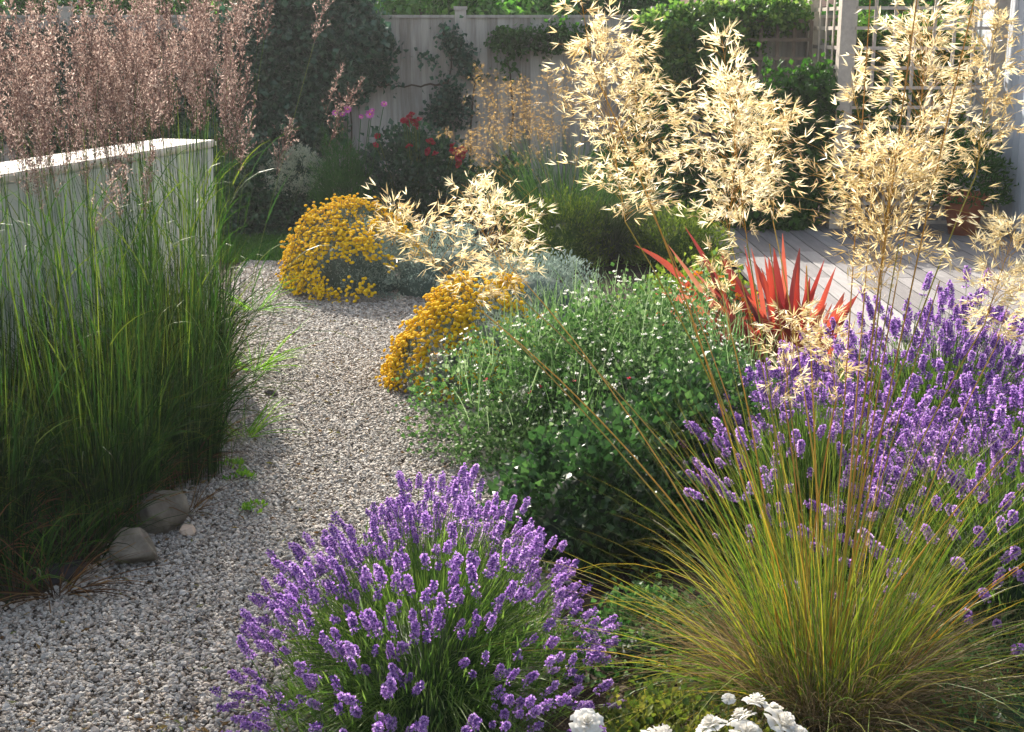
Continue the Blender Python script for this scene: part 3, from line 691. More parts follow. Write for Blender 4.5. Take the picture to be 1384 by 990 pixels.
def panicle(g, P0, P1, top, wid, nsp, sz=.031, dense=1.0, droop=.9):
    """stalk from P0 to P1 (start of the head), head axis P1 to top; spikelets hang on fine branches"""
    P0, P1, top = map(np.array, (P0, P1, top)); k = 10; s = np.linspace(0, 1, k)[:, None]
    c = P0*.5+P1*.5+np.array([0, 0, .08]) ; c[:2] = P0[:2]*.62+P1[:2]*.38
    St = (1-s)**2*P0+2*s*(1-s)*c+s**2*P1
    tubes(g, St[None], np.linspace(.0027, .0016, k)*(sz/.031 if sz < .031 else 1), rng.uniform(0, 1, 1), 4, 0)
    ax = P1 + (top-P1)*s + np.array([0, 0, 0.0]); 
    tubes(g, ax[None], np.linspace(.0014, .0005, k), np.array([.4]), 3, 0)
    L = np.linalg.norm(top-P1); m = int(nsp/7); tt = (np.arange(m)+rng.uniform(0, 1, m))/m*.97
    bp = P1+(top-P1)*tt[:, None]; az = rng.uniform(0, 6.28, m)
    bl = wid*np.interp(tt, [0, .15, .4, .75, 1], [.55, .95, 1.1, .75, .3])*rng.uniform(.45, 1.25, m)
    B = curve(bp, az, rng.uniform(.25, 1.0, m), rng.uniform(.3, 1.0, m)*droop*1.6, bl*1.15, 6)
    tubes(g, B, .0005, np.full(m, .5), 3, 0)
    q = 7; tp = rng.uniform(.35, 1, (m, q)); tp[:, 0] = 1
    pos = np.stack([np.array([np.interp(tp[i]*5, np.arange(6), B[i, :, j]) for i in range(m)]) for j in range(3)], -1)
    bd = nrm(B[:, -1]-B[:, 2])[:, None].repeat(q, 1)
    pos = (pos + rng.normal(size=pos.shape)*wid*.07).reshape(-1, 3); bd = bd.reshape(-1, 3)
    d = nrm(bd*.9 + rng.normal(size=bd.shape)*.42 + np.array([0, 0, -.15]))
    kk = rng.integers(0, 5, len(pos)); vv = rng.beta(1.8, 1.4, len(pos)); ss = rng.uniform(.7, 1.2, len(pos))*sz
    for j in range(5):
        ii = kk == j; g.scatter(OATS[j], pos[ii], frame(d[ii]), ss[ii], vv[ii], .3, 1)
def oat_tuft(t, n, r, ln, w, lean=(.05, .9), bend=(.2, 1.0), thatch=500, seed=0, mat=None):
    g = Geo(); az = rng.uniform(0, 6.28, n); rr = np.sqrt(rng.uniform(0, 1, n))*r
    base = np.stack([np.cos(az)*rr, np.sin(az)*rr, np.zeros(n)], 1)
    le = rng.uniform(0, 1, n)**1.2*(lean[1]-lean[0])+lean[0]
    ribbons(g, curve(base, az+rng.normal(0, .35, n), le, rng.uniform(*bend, n), rng.uniform(.45, 1.05, n)*ln, 8), rng.uniform(.6, 1.2, n)*w, [.7, 1, 1, .95, .85, .7, .45, .05], rng.beta(1.5, 1.9, n))
    g.obj('leaf_tuft', mat or M_tuft, t)
    g = Geo(); n = thatch; az = rng.uniform(0, 6.28, n); rr = np.sqrt(rng.uniform(0, 1, n))*r*1.2
    base = np.stack([np.cos(az)*rr, np.sin(az)*rr, np.zeros(n)], 1)
    ribbons(g, curve(base, az+rng.normal(0, .7, n), rng.uniform(.2, 1.1, n), rng.uniform(.2, 1.8, n), rng.uniform(.2, .62, n)*ln, 7), rng.uniform(.6, 1.1, n)*w, [.7, 1, 1, .9, .7, .4, .05], rng.uniform(0, 1, n))
    g.obj('thatch', M_thatch, t)
SX, SY = .80, 3.10
t = thing('giant_oat_grass', (SX, SY, 0), 'huge golden oat grass in front, fountain tuft with tall shimmering seed heads', 'ornamental grass')
oat_tuft(t, 720, .15, .88, .0021, (.02, .46), (.0, .9), 2800)
g = Geo(); nq = 420; az = rng.uniform(0, 6.28, nq); ribbons(g, curve(np.stack([np.cos(az)*.12, np.sin(az)*.12, np.zeros(nq)], 1), az+rng.normal(0, .6, nq), rng.uniform(.4, 1.1, nq), rng.uniform(.3, 2.0, nq), rng.uniform(.4, .95, nq), 10), np.full(nq, .0021), [.7, 1, 1, 1, .95, .9, .8, .6, .4, .05], rng.uniform(0, .7, nq)); g.obj('arching_blades', M_tuft, t)
tl = np.array([SX, SY, 0])
# (start px,py) (tip px,py) distance, width m, spikelets
HEADS = [((845, 300), (805, 35), 3.45, .165, 600), ((880, 285), (850, 60), 3.7, .13, 300), ((800, 90), (782, -25), 3.5, .05, 50),
         ((985, 320), (1000, 110), 3.5, .17, 600), ((1010, 330), (975, 45), 3.3, .10, 230), ((1045, 300), (1050, 140), 3.8, .12, 260),
         ((1190, 400), (1205, 215), 3.2, .23, 720), ((1235, 260), (1255, 20), 3.35, .18, 560), ((1180, 250), (1150, 110), 3.5, .09, 110),
         ((1320, 235), (1345, 10), 3.3, .12, 300), ((1330, 440), (1375, 300), 3.05, .11, 260), ((1060, 540), (1075, 425), 3.2, .11, 170),
         ((1130, 540), (1120, 440), 3.3, .09, 90), ((700, 400), (625, 262), 3.45, .15, 260), ((650, 420), (520, 290), 3.5, .15, 260), ((690, 360), (660, 255), 3.75, .10, 120),
         ((985, 440), (960, 330), 3.4, .07, 70), ((1345, 470), (1372, 380), 3.4, .09, 110)]
for i, (s0_, s1_, Yd, wd, ns) in enumerate(HEADS):
    g = Geo(); P1 = ap(*s0_, Yd)-tl; tp_ = ap(*s1_, Yd+rng.uniform(-.1, .1))-tl
    a_ = math.atan2(P1[1], P1[0]); b_ = np.array([math.cos(a_)*.09+rng.normal()*.04, math.sin(a_)*.09+rng.normal()*.04, .1])
    panicle(g, b_, P1, tp_, wd, int(ns*1.2), .034)
    g.obj('seed_head', [M_culm, M_oat], t)
# bare leaning stalks whose heads stand outside the picture
for (x, y, Yd) in [(690, 455, 3.6), (1384, 590, 2.9), (1330, -60, 3.0), (1250, -80, 3.2), (1180, -60, 3.4), (1040, 330, 3.3), (1215, 330, 3.0), (1090, 360, 3.4), (1270, 380, 3.1), (920, 400, 3.5)]:
    g = Geo(); P1 = ap(x, y, Yd)-tl; s = np.linspace(0, 1, 9)[:, None]; P0 = np.array([P1[0]*.1, .02, .1]); c = P0*.5+P1*.5+np.array([0, 0, .08])
    tubes(g, ((1-s)**2*P0+2*s*(1-s)*c+s**2*P1)[None], np.linspace(.0027, .0016, 9), rng.uniform(0, 1, 1), 4); g.obj('stalk', M_culm, t)
# far oat grass
FX, FYY = ap(765, 250, 10.3)[0], 10.3
t = thing('oat_grass', (FX, FYY, 0), 'distant oat grass with drooping amber seed heads in front of the fence', 'ornamental grass'); tl = np.array([FX, FYY, 0])
M_oat2 = leafmat('amber_spikelets', ['#745a36', '#94784a', '#b09464', '#c8b088'], .45, .6)
oat_tuft(t, 1300, .25, 1.05, .005, (.05, .8), (.1, .9), 200, mat=leafmat('far_oat_blades', ['#22361c', '#34502a', '#4c6a36', '#6e8046'], .35))
for i, (s0_, s1_, wd, ns) in enumerate([((690, 190), (655, 105), .26, 210), ((720, 200), (700, 110), .26, 210), ((750, 190), (740, 105), .24, 200), ((680, 235), (665, 165), .24, 200), ((735, 220), (720, 150), .22, 150), ((640, 205), (600, 180), .14, 60), ((640, 215), (625, 195), .12, 50), ((790, 170), (775, 90), .2, 130)]):
    g = Geo(); P1 = ap(*s0_, FYY+rng.uniform(-.4, .3))-tl; panicle(g, [0, 0, .1], P1, ap(*s1_, FYY)-tl, wd*1.1, int(ns*1.6), .034, droop=1.8); g.obj('seed_head', [M_culm, M_oat2], t)

# ================================================================ PHORMIUM
M_phor = leafmat('red_flax_leaves', ['#42201f', '#702e30', '#9a403a', '#b05a4c', '#b4806a'], .42, .42, tip=('#7a4238', .6, 1.3), spec=.5)
def stripe(m):
    nt = m.node_tree; at = [n_ for n_ in nt.nodes if n_.type == 'ATTRIBUTE'][0]; p = [n_ for n_ in nt.nodes if n_.type == 'BSDF_PRINCIPLED'][0]; tr = [n_ for n_ in nt.nodes if n_.type == 'BSDF_TRANSLUCENT'][0]
    sp = nt.nodes.new('ShaderNodeSeparateColor'); nt.links.new(at.outputs['Color'], sp.inputs[0])
    wv = nt.nodes.new('ShaderNodeMath'); wv.operation = 'MULTIPLY'; wv.inputs[1].default_value = 26; nt.links.new(sp.outputs[2], wv.inputs[0])
    sn = nt.nodes.new('ShaderNodeMath'); sn.operation = 'SINE'; nt.links.new(wv.outputs[0], sn.inputs[0])
    tc = nt.nodes.new('ShaderNodeTexCoord'); no = nt.nodes.new('ShaderNodeTexNoise'); no.inputs['Scale'].default_value = 14; nt.links.new(tc.outputs['Object'], no.inputs[0])
    ma = nt.nodes.new('ShaderNodeMath'); ma.operation = 'MULTIPLY_ADD'; ma.inputs[1].default_value = .22; nt.links.new(sn.outputs[0], ma.inputs[0]); nt.links.new(no.outputs[0], ma.inputs[2])
    mr = nt.nodes.new('ShaderNodeMapRange'); mr.inputs[1].default_value = .3; mr.inputs[2].default_value = .75; nt.links.new(ma.outputs[0], mr.inputs[0])
    src = p.inputs['Base Color'].links[0].from_socket
    mx = nt.nodes.new('ShaderNodeMix'); mx.data_type = 'RGBA'; mx.inputs[7].default_value = lin('#5a3a30'); nt.links.new(src, mx.inputs[6])
    m2 = nt.nodes.new('ShaderNodeMath'); m2.operation = 'MULTIPLY'; m2.inputs[1].default_value = .6; nt.links.new(mr.outputs[0], m2.inputs[0]); nt.links.new(m2.outputs[0], mx.inputs[0])
    nt.links.new(mx.outputs[2], p.inputs['Base Color'])
stripe(M_phor)
p0 = np.array([1.28, 6.25, 0])
t = thing('red_flax', p0, 'spiky red New Zealand flax beside the deck', 'spiky plant')
LV = [(905, 330, .0), (860, 332, .3), (925, 305, .1), (955, 345, .0), (975, 340, .2), (990, 360, 0), (1003, 330, .1), (1020, 350, .2), (1035, 345, 0), (1060, 315, .1), (1048, 335, -.1), (1080, 335, .2), (1112, 350, .0),
      (1130, 360, .1), (1095, 375, -.1), (1140, 395, .3), (1155, 400, .2), (900, 390, .3), (940, 410, .2), (1070, 390, -.2), (1010, 400, -.2), (965, 390, -.1), (1120, 410, -.2), (880, 395, -.2), (1030, 380, .3), (945, 375, .1), (985, 400, .25), (1050, 400, -.3), (1090, 420, -.3), (1000, 430, -.35), (950, 435, -.3), (1135, 435, -.2), (1015, 335, .2), (1072, 365, .1), (1108, 365, .25)] + [(868+i*17+random.uniform(-8, 8), 345+abs(i-9)*5+random.uniform(-18, 40), random.uniform(-.3, .35)) for i in range(18)]
for i, (x, y, dy) in enumerate(LV):
    g = Geo(); tip_ = ap(x, y, 6.25+dy)-p0; b_ = np.array([(x-1025)/1800*2.6, dy*.2, .0])+np.array([rng.normal()*.03, rng.normal()*.03, .05])
    s = np.linspace(0, 1, 12)[:, None]; out = np.array([tip_[0]-b_[0], tip_[1]-b_[1], 0]); c = (b_+tip_)/2 - out*.18 + np.array([0, 0, .03])
    P = ((1-s)**2*b_+2*s*(1-s)*c+s**2*tip_)[None]
    if i in (1, 17, 23): P[0, :, 2] += (np.sin(s[:, 0]*PI)*.1)
    tw = nrm(np.array([[rng.normal()*.8, -1, rng.normal()*.3]])); P[0, :, :2] += (np.sin(s*PI*rng.uniform(.8, 1.6))*rng.normal(0, .012, 2))
    ribbons(g, P, np.array([rng.uniform(.026, .056)]), [.6, .75, .85, .95, 1, 1, .97, .9, .78, .6, .35, .03], rng.uniform(0, 1, 1), 0, tw, fold=.3)
    g.obj('leaf', M_phor, t, True)

# ================================================================ MOUND PLANTS
def mound(name, c, r, n, size, mat, label, cat, seed, T=LEAF, group=None, up=.35, rnd=.8, cl=12, clr=.09, shell=(.6, 1.04), amp=.14, corek=.7, f=2.4, pname='foliage'):
    t = thing(name, c, label, cat, group); g = Geo()
    P, nr, ix = dome_pts(n, (0, 0, 0), r, seed, shell, amp, f, cl, clr)
    leaves(g, P, nr, size, T, clumpvar(ix, n, .5), up, rnd)
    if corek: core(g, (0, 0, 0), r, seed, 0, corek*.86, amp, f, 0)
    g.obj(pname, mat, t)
    return t
M_salv = leafmat('salvia_leaves', ['#1c341a', '#2b4a24', '#426234', '#64824e', '#9aac86'], .38, .5)
M_wf = leafmat('white_petals', ['#d8d6cc', '#e6e4dc', '#efece6'], .4, .6)
M_pf = leafmat('pink_petals', ['#b03848', '#c65a68', '#d98a90'], .4, .6)
def tiny_flower(seed, np_=4, s=1.0):
    r = np.random.default_rng(seed); g = Geo(); a = np.arange(np_)*6.28/np_+r.uniform(0, .5, np_)
    d = nrm(np.stack([np.cos(a), np.sin(a), np.full(np_, .55)], 1)); g.scatter(T_leaf(.36, .05, .15, .6), np.zeros((np_, 3)), frame(d), np.full(np_, s), r.uniform(0, 1, np_)); return g
def dome_flowers(t, name, tg, mats, n, r, size, seed, up=.2, amp=.14, f=2.4, out=1.04, filt=None, nparts=100, smooth=False, dirup=.6, spread=.0, clump=False):
    w = Wob(seed, f); u = rv(n*8); u = u[u[:, 2] > up]
    if filt is not None: u = u[filt(u)]
    u = u[:n]; n = len(u)
    if clump: u = nrm(u[rng.integers(0, max(1, n//14), n)] + rng.normal(size=(n, 3))*.065)
    P = u*((1+amp*w(u))*rng.uniform(out-.05, out+.05, n)+np.abs(rng.normal(0, spread, n)))[:, None]*np.array(r)
    parts_or_stuff(t, name, tg, mats, P, frame(nrm(u+rv(n)*.4+np.array([0, 0, dirup]))), rng.uniform(.75, 1.2, n)*size, nparts, smooth)
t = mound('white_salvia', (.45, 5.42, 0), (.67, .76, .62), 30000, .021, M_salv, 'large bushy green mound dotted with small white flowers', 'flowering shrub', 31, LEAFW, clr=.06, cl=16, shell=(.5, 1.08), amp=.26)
tf = [tiny_flower(i, 4) for i in range(3)]
dome_flowers(t, 'flower', tf, M_wf, 380, (.72, .78, .63), .0105, 31, .35, .26, out=1.07)
dome_flowers(t, 'pink_flower', tf, M_pf, 9, (.72, .78, .63), .013, 31, .5, .26, out=1.08)
# upright flowering sprigs make the top edge uneven
g = Geo(); nb = 700; u = rv(nb*4); u = u[u[:, 2] > .3][:nb]; P = u*np.array([.74, .78, .6])
ribbons(g, curve(P, rng.uniform(0, 6.28, nb), rng.uniform(0, .5, nb), rng.uniform(0, .4, nb), rng.uniform(.08, .2, nb), 4), np.full(nb, .0028), [1, 1, .8, .3], rng.uniform(.5, 1, nb)); g.obj('sprigs', M_salv, t)['kind'] = 'stuff'
M_leafy = leafmat('glossy_green_leaves', ['#192e18', '#263f22', '#37552e', '#567642'], .4, .4, spec=.5)
mound('leafy_shrub', (.28, 4.28, 0), (.34, .32, .38), 4200, .034, M_leafy, 'low leafy green shrub between the front lavender and the white-flowered mound', 'shrub', 33, LEAFW, clr=.09, cl=7)
mound('leafy_shrub', (.66, 4.62, 0), (.42, .38, .45), 6200, .034, M_leafy, 'dark green leafy shrub just left of the lavender behind the golden oat grass', 'shrub', 34, LEAFW, clr=.09, cl=7)
# santolina
M_sant = leafmat('silver_leaves', ['#4e5e56', '#6c7d74', '#8a9a90', '#a2b0a4'], .25, .8)
M_yel = leafmat('yellow_buttons', ['#b48a18', '#e0bc1e', '#f0d028', '#f8e244'], .25, .8, spec=.1)
def button(seed):
    g = Geo(); V, F = ICO1; V = V*np.array([1, 1, .62])*(1+.06*Wob(seed, 4)(V))[:, None]; g.add(V, F, np.full((len(V), 3), .5)); 
    P = curve(np.zeros((1, 3)), np.zeros(1), np.array([PI]), np.array([.2]), np.array([5.]), 3); tubes(g, P, .12, np.array([.3]), 3, 1); return g
btn = [button(i) for i in range(3)]
def santolina(c, r, n, nfl, label, seed, filt, size=.0095):
    t = mound('yellow_santolina', c, r, n, .022, M_sant, label, 'flowering shrub', seed, LEAFN, 'yellow button-flowered santolinas', up=.6, clr=.05, cl=16, amp=.12)
    dome_flowers(t, 'flower_head', btn, [M_yel, M_sant], nfl, r, size, seed, .0, .12, 2.4, 1.08, filt, 100, True, .9, .05, True)
santolina((-.15, 6.45, 0), (.42, .36, .46), 9500, 2400, 'silvery santolina with yellow button flowers, beside the white-flowered mound', 41, lambda u: Wob(3, 5)(u)*.8 - u[:, 0]*1.1 + rng.normal(0, .25, len(u)) > -.15, .0104)
santolina((-1.06, 8.85, 0), (.44, .46, .50), 8500, 3600, 'silvery santolina with a mass of yellow flowers at the far bend of the path', 42, lambda u: Wob(4, 4.5)(u)*.7 - u[:, 0]*1.0 + rng.normal(0, .25, len(u)) > -.25, .0115)
mound('silver_shrub', (-.45, 8.75, 0), (.5, .42, .48), 6500, .028, M_sant, 'silvery-grey shrub behind the nodding oat heads, with few yellow flowers', 'shrub', 43, LEAFN, up=.6, clr=.05, cl=16)
mound('silver_shrub', (.12, 8.1, 0), (.42, .4, .36), 6500, .026, M_sant, 'low silvery-grey shrub behind the near yellow santolina', 'shrub', 44, LEAFN, up=.6, clr=.05, cl=16)
# fine dark grass mound & neighbours
M_dgr = leafmat('fescue_blades', ['#2e3c24', '#465636', '#5e6c48', '#757c58'], .35)
p = gp(835, 362)+np.array([0, .5, 0]); t = thing('fescue_mound', p, 'rounded dusky green mound of fine grass behind the white-flowered mound', 'ornamental grass'); g = Geo(); nb = 5200
u = rv(nb*3); u = u[u[:, 2] > .0][:nb]; az = np.arctan2(u[:, 1], u[:, 0])
ribbons(g, curve(u*np.array([.1, .1, .02]), az+rng.normal(0, .2, nb), np.arccos(np.clip(u[:, 2], 0, 1))*.75, rng.uniform(.1, .9, nb), rng.uniform(.42, .62, nb), 6), np.full(nb, .0035), [1, 1, .9, .7, .5, .1], rng.uniform(0, 1, nb)); g.obj('blades', M_dgr, t)
M_yg = leafmat('yellow_green_leaves', ['#3a5220', '#546c28', '#728438', '#8e9848'], .4)
mound('golden_conifer', (.38, 9.9, 0), (.40, .35, .48), 4500, .035, M_yg, 'yellow-green low shrub left of the dusky grass mound', 'shrub', 45, LEAFN, up=.7)
mound('golden_conifer', (1.22, 9.9, 0), (.42, .35, .42), 4500, .035, M_yg, 'yellow-green low shrub right of the dusky grass mound, before the deck', 'shrub', 46, LEAFN, up=.7)
mound('golden_herb', (1.0, 7.05, 0), (.36, .3, .48), 2600, .035, M_yg, 'yellow-leaved herb between the white-flowered mound and the red flax', 'herb', 47, LEAFW, cl=7, clr=.1)
M_or = leafmat('orange_petals', ['#b05a14', '#cc7820', '#d89a30'], .3)
t = mound('rock_rose', (.95, 6.35, 0), (.3, .2, .52), 1500, .03, M_salv, 'small green plant with orange-red flowers just left of the red flax', 'flowering plant', 48, LEAFW, cl=7)
dome_flowers(t, 'flower', tf, M_or, 55, (.3, .2, .52), .02, 48, .5)
# groundcover between front lavender and oat grass
M_gc = leafmat('ground_cover_leaves', ['#2a3c1c', '#465a28', '#6c7834', '#908c44', '#687848'], .35)
mound('spurge', (.40, 2.85, 0), (.30, .30, .16), 4200, .02, M_gc, 'low yellow-green ground cover between the lavender and the oat grass tuft', 'ground cover plant', 51, LEAFW, clr=.12, amp=.3, corek=.5)
mound('spurge', (.42, 3.45, 0), (.26, .26, .16), 3000, .02, M_salv, 'low dark green ground cover behind the yellow-green one', 'ground cover plant', 52, LEAFW, clr=.12, amp=.3, corek=.5)
mound('creeping_herb', (1.30, 3.0, 0), (.38, .34, .17), 4200, .02, M_salv, 'dark green undergrowth at the bottom right corner beside the oat grass tuft', 'ground cover plant', 54, LEAFN, clr=.12, amp=.3, corek=.5)
tuft(1300, 960, .1, 200, .5, .002, 'fine tangled dry grass at the bottom right corner', M_thatch, lean=(.2, 1.2), bend=(.2, 1.6))
mound('creeping_herb', (1.15, 3.9, 0), (.4, .4, .2), 4000, .022, M_salv, 'dark green undergrowth between the lavenders at the right', 'ground cover plant', 53, LEAFW, clr=.1, amp=.3, corek=.5)

# ---- roses
def rose(seed, s=1.0):
    r = np.random.default_rng(seed); g = Geo(); 
    for ring, (cnt, R, h, open_) in enumerate([(6, 1.0, .30, .9), (6, .86, .46, .62), (6, .68, .58, .4), (5, .46, .66, .22), (4, .26, .7, .1)]):
        for j in range(cnt):
            a0 = j*6.28/cnt+ring*.5+r.uniform(-.15, .15); k = 5
            uu, vv = np.meshgrid(np.linspace(-1, 1, k), np.linspace(0, 1, k)); half = 3.4/cnt*.85
            a = a0+uu*half*(.5+.5*np.sin(vv*PI*.62)); rad = R*(vv**.8)*(1+.06*np.sin(uu*5+r.uniform(0, 6)))*(.55+.45*open_) + .04
            z = h*(1-(1-vv)**1.7)*(1.1-.5*open_) - .18*open_*vv**3 - .1*uu**2*vv + r.normal(0, .01, uu.shape)
            V = np.stack([np.cos(a)*rad, np.sin(a)*rad, z], -1).reshape(-1, 3)
            i = (np.arange(k-1)[:, None]*k+np.arange(k-1)[None]).ravel(); F = np.stack([i, i+1, i+k+1, i+k], 1)
            D = np.zeros((k*k, 3)); D[:, 0] = r.uniform(0, 1); D[:, 1] = vv.ravel(); g.add(V*s, F, D)
    return g
roses = [rose(i) for i in range(4)]
M_wrose = leafmat('white_rose_petals', ['#cdcac2', '#dad7d0', '#e2dfd8'], .3, .5)
M_rrose = leafmat('red_rose_petals', ['#7c0f24', '#a01830', '#b82440'], .3, .5)
M_rleaf = leafmat('rose_leaves', ['#1c3222', '#2c4c34', '#406442', '#587a56'], .3, .4, spec=.5)
M_cane = leafmat('rose_canes', ['#3c5224', '#56682e', '#6e5a34'], 0, .6)
Yr = 2.42; rc = np.array([.42, 2.36, 0])
t = thing('white_rose_bush', rc, 'low rose bush with white blooms at the bottom edge in front of the oat grass', 'rose bush')
g = Geo(); P, nr, ix = dome_pts(1500, (0, 0, .02), (.36, .12, .2), 61, clr=.1, cl=7); leaves(g, P, nr, .034, LEAFW, clumpvar(ix, 1500)); g.obj('foliage', M_rleaf, t)
fl = [(793, 972, 21, .0), (893, 992, 26, -.02), (962, 976, 20, .0), (1003, 966, 20, .05), (1022, 945, 18, .08), (1010, 985, 22, 0), (1056, 972, 26, .02), (1046, 955, 12, .1), (985, 942, 9, .1), (1078, 990, 20, 0)]
rm = [r_.mesh('flower', M_wrose, True) for r_ in roses]
g = Geo()
for i, (x, y, rp, dy) in enumerate(fl):
    p_ = ap(x, y, Yr+dy)-rc; o = link('flower', rm[i % 4], t); s_ = rp/1800*2.65*1.15; o.scale = (s_,)*3; o.location = p_-np.array([0, 0, s_*.3]); o.rotation_euler = (random.uniform(.2, .7), random.uniform(-.4, .4), random.uniform(0, 6))
    s = np.linspace(0, 1, 6)[:, None]; b_ = np.array([p_[0]*.4, 0, .0]); tubes(g, (b_*(1-s)+(p_-[0, 0, s_*.3])*s)[None], .002, np.array([.5]), 4)
g.obj('canes', M_cane, t)
# red rose by the fence
rc = np.array([-.78, 11.4, 0]); t = thing('red_rose_bush', rc, 'dark-leaved rose bush with crimson blooms in front of the fence', 'rose bush')
g = Geo(); P, nr, ix = dome_pts(5200, (0, 0, .1), (.5, .34, .72), 62, clr=.11, cl=9, amp=.2); leaves(g, P, nr, .055, LEAFW, clumpvar(ix, 5200)); g.obj('foliage', M_rleaf, t)
rr_ = [r_.mesh('flower', M_rrose, True) for r_ in roses]; g = Geo()
for i, (x, y, rp) in enumerate([(552, 160, 7), (560, 166, 8), (549, 167, 7), (566, 162, 6), (556, 155, 6), (562, 171, 6), (582, 192, 8), (578, 205, 7), (553, 198, 6), (510, 184, 5), (588, 208, 6), (545, 163, 5), (615, 205, 9), (622, 212, 9), (612, 198, 7), (625, 203, 8), (620, 222, 7), (508, 196, 5)]):
    p_ = ap(x, y, 11.15)-rc; o = link('flower', rr_[i % 4], t); s_ = rp/1800*11.3*.9; o.scale = (s_,)*3; o.location = p_; o.rotation_euler = (random.uniform(.4, 1.2), random.uniform(-.4, .4), random.uniform(0, 6))
    s = np.linspace(0, 1, 6)[:, None]; b_ = np.array([p_[0]*.4, 0, .1]); tubes(g, (b_*(1-s)+p_*s)[None], .004, np.array([.5]), 4)
g.obj('canes', M_cane, t)
# cosmos
rc = np.array([-1.40, 11.0, 0]); t = thing('cosmos', rc, 'feathery green cosmos plant with pink daisies near the fence', 'flowering plant')
M_cosl = leafmat('cosmos_leaves', ['#24461c', '#386428', '#4c7c34'], .4); M_pink = leafmat('cosmos_petals', ['#9c4488', '#b65aa2', '#c878b8'], .4)
g = Geo(); P, nr, ix = dome_pts(6500, (0, 0, .1), (.28, .28, .78), 63, shell=(.2, 1), clr=.08, cl=14); leaves(g, P, nr, .06, T_leaf(.05), clumpvar(ix, 6500), .9, .6); g.obj('foliage', M_cosl, t)
def daisy(seed):
    r = np.random.default_rng(seed); g = Geo(); a = np.arange(8)*PI/4; d = nrm(np.stack([np.cos(a), np.sin(a), np.full(8, .2)], 1)); g.scatter(T_leaf(.3, .03, .1, .65), np.zeros((8, 3)), frame(d, a*0+0), np.ones(8), r.uniform(0, 1, 8))
    V, F = ICO1; g.add(V*.2, F, np.full((len(V), 3), .5), 1); return g
dm = [daisy(i).mesh('flower', [M_pink, M_yel], False) for i in range(3)]; g = Geo()
for i, (x, y, rp) in enumerate([(453, 153, 8), (470, 148, 10), (463, 155, 7), (500, 155, 11), (519, 141, 8), (503, 150, 7), (488, 158, 6)]):
    p_ = ap(x, y, 10.9)-rc; o = link('flower', dm[i % 3], t); s_ = rp/1800*11*.62; o.scale = (s_,)*3; o.location = p_; o.rotation_euler = (random.uniform(.9, 1.4), random.uniform(-.4, .4), 0)
    s = np.linspace(0, 1, 6)[:, None]; b_ = np.array([p_[0]*.4, 0, .1]); tubes(g, (b_*(1-s)+p_*s)[None], .003, np.array([.5]), 4)
g.obj('stems', M_cosl, t)
# pale topped shrub
M_paletop = leafmat('cream_sprays', ['#8e947a', '#b0b49c', '#ccceb8'], .4, .7)  # cream sprays, colour lightened to include the sun falling on the top
rc = gp(392, 318)+np.array([0, .35, 0]); t = mound('cream_flowered_shrub', rc, (.36, .32, .62), 6000, .04, M_rleaf, 'dark shrub topped with cream-green flower sprays at the end of the path', 'flowering shrub', 64, LEAFW, amp=.12)
g = Geo(); P, nr, ix = dome_pts(6500, (0, 0, .1), (.37, .33, .66), 65, shell=(.85, 1.1), clr=.045, cl=40, up=.42, amp=.16); leaves(g, P, nr, .026, DIA, clumpvar(ix, 6500)); g.obj('flower_sprays', M_paletop, t)
# filling shade plants along the fence
for (x, Y, r, n_, s_, m_, l_, sd) in [(-2.35, 11.6, (.5, .4, .8), 4200, .06, M_rleaf, 'dark shaded shrub behind the cream-topped shrub', 71),
        (-.1, 11.7, (.4, .3, .55), 3800, .05, M_rleaf, 'low dark shrub at the fence foot right of the crimson roses', 72),
        (1.3, 11.6, (.55, .4, .8), 5000, .055, M_midleaf, 'dark green shrub against the fence behind the tall oat heads', 73),
        (2.2, 11.5, (.42, .4, 1.25), 6500, .06, M_midleaf, 'tall green shrub beside the left side of the trellis', 74),
        (-1.05, 10.35, (.35, .3, .35), 2600, .045, M_rleaf, 'low dark green plant behind the far yellow santolina', 75)]:
    mound('evergreen_shrub', (x, Y, 0), r, n_, s_, m_, l_, 'shrub', sd, LEAFW, cl=9, clr=.1, amp=.2)

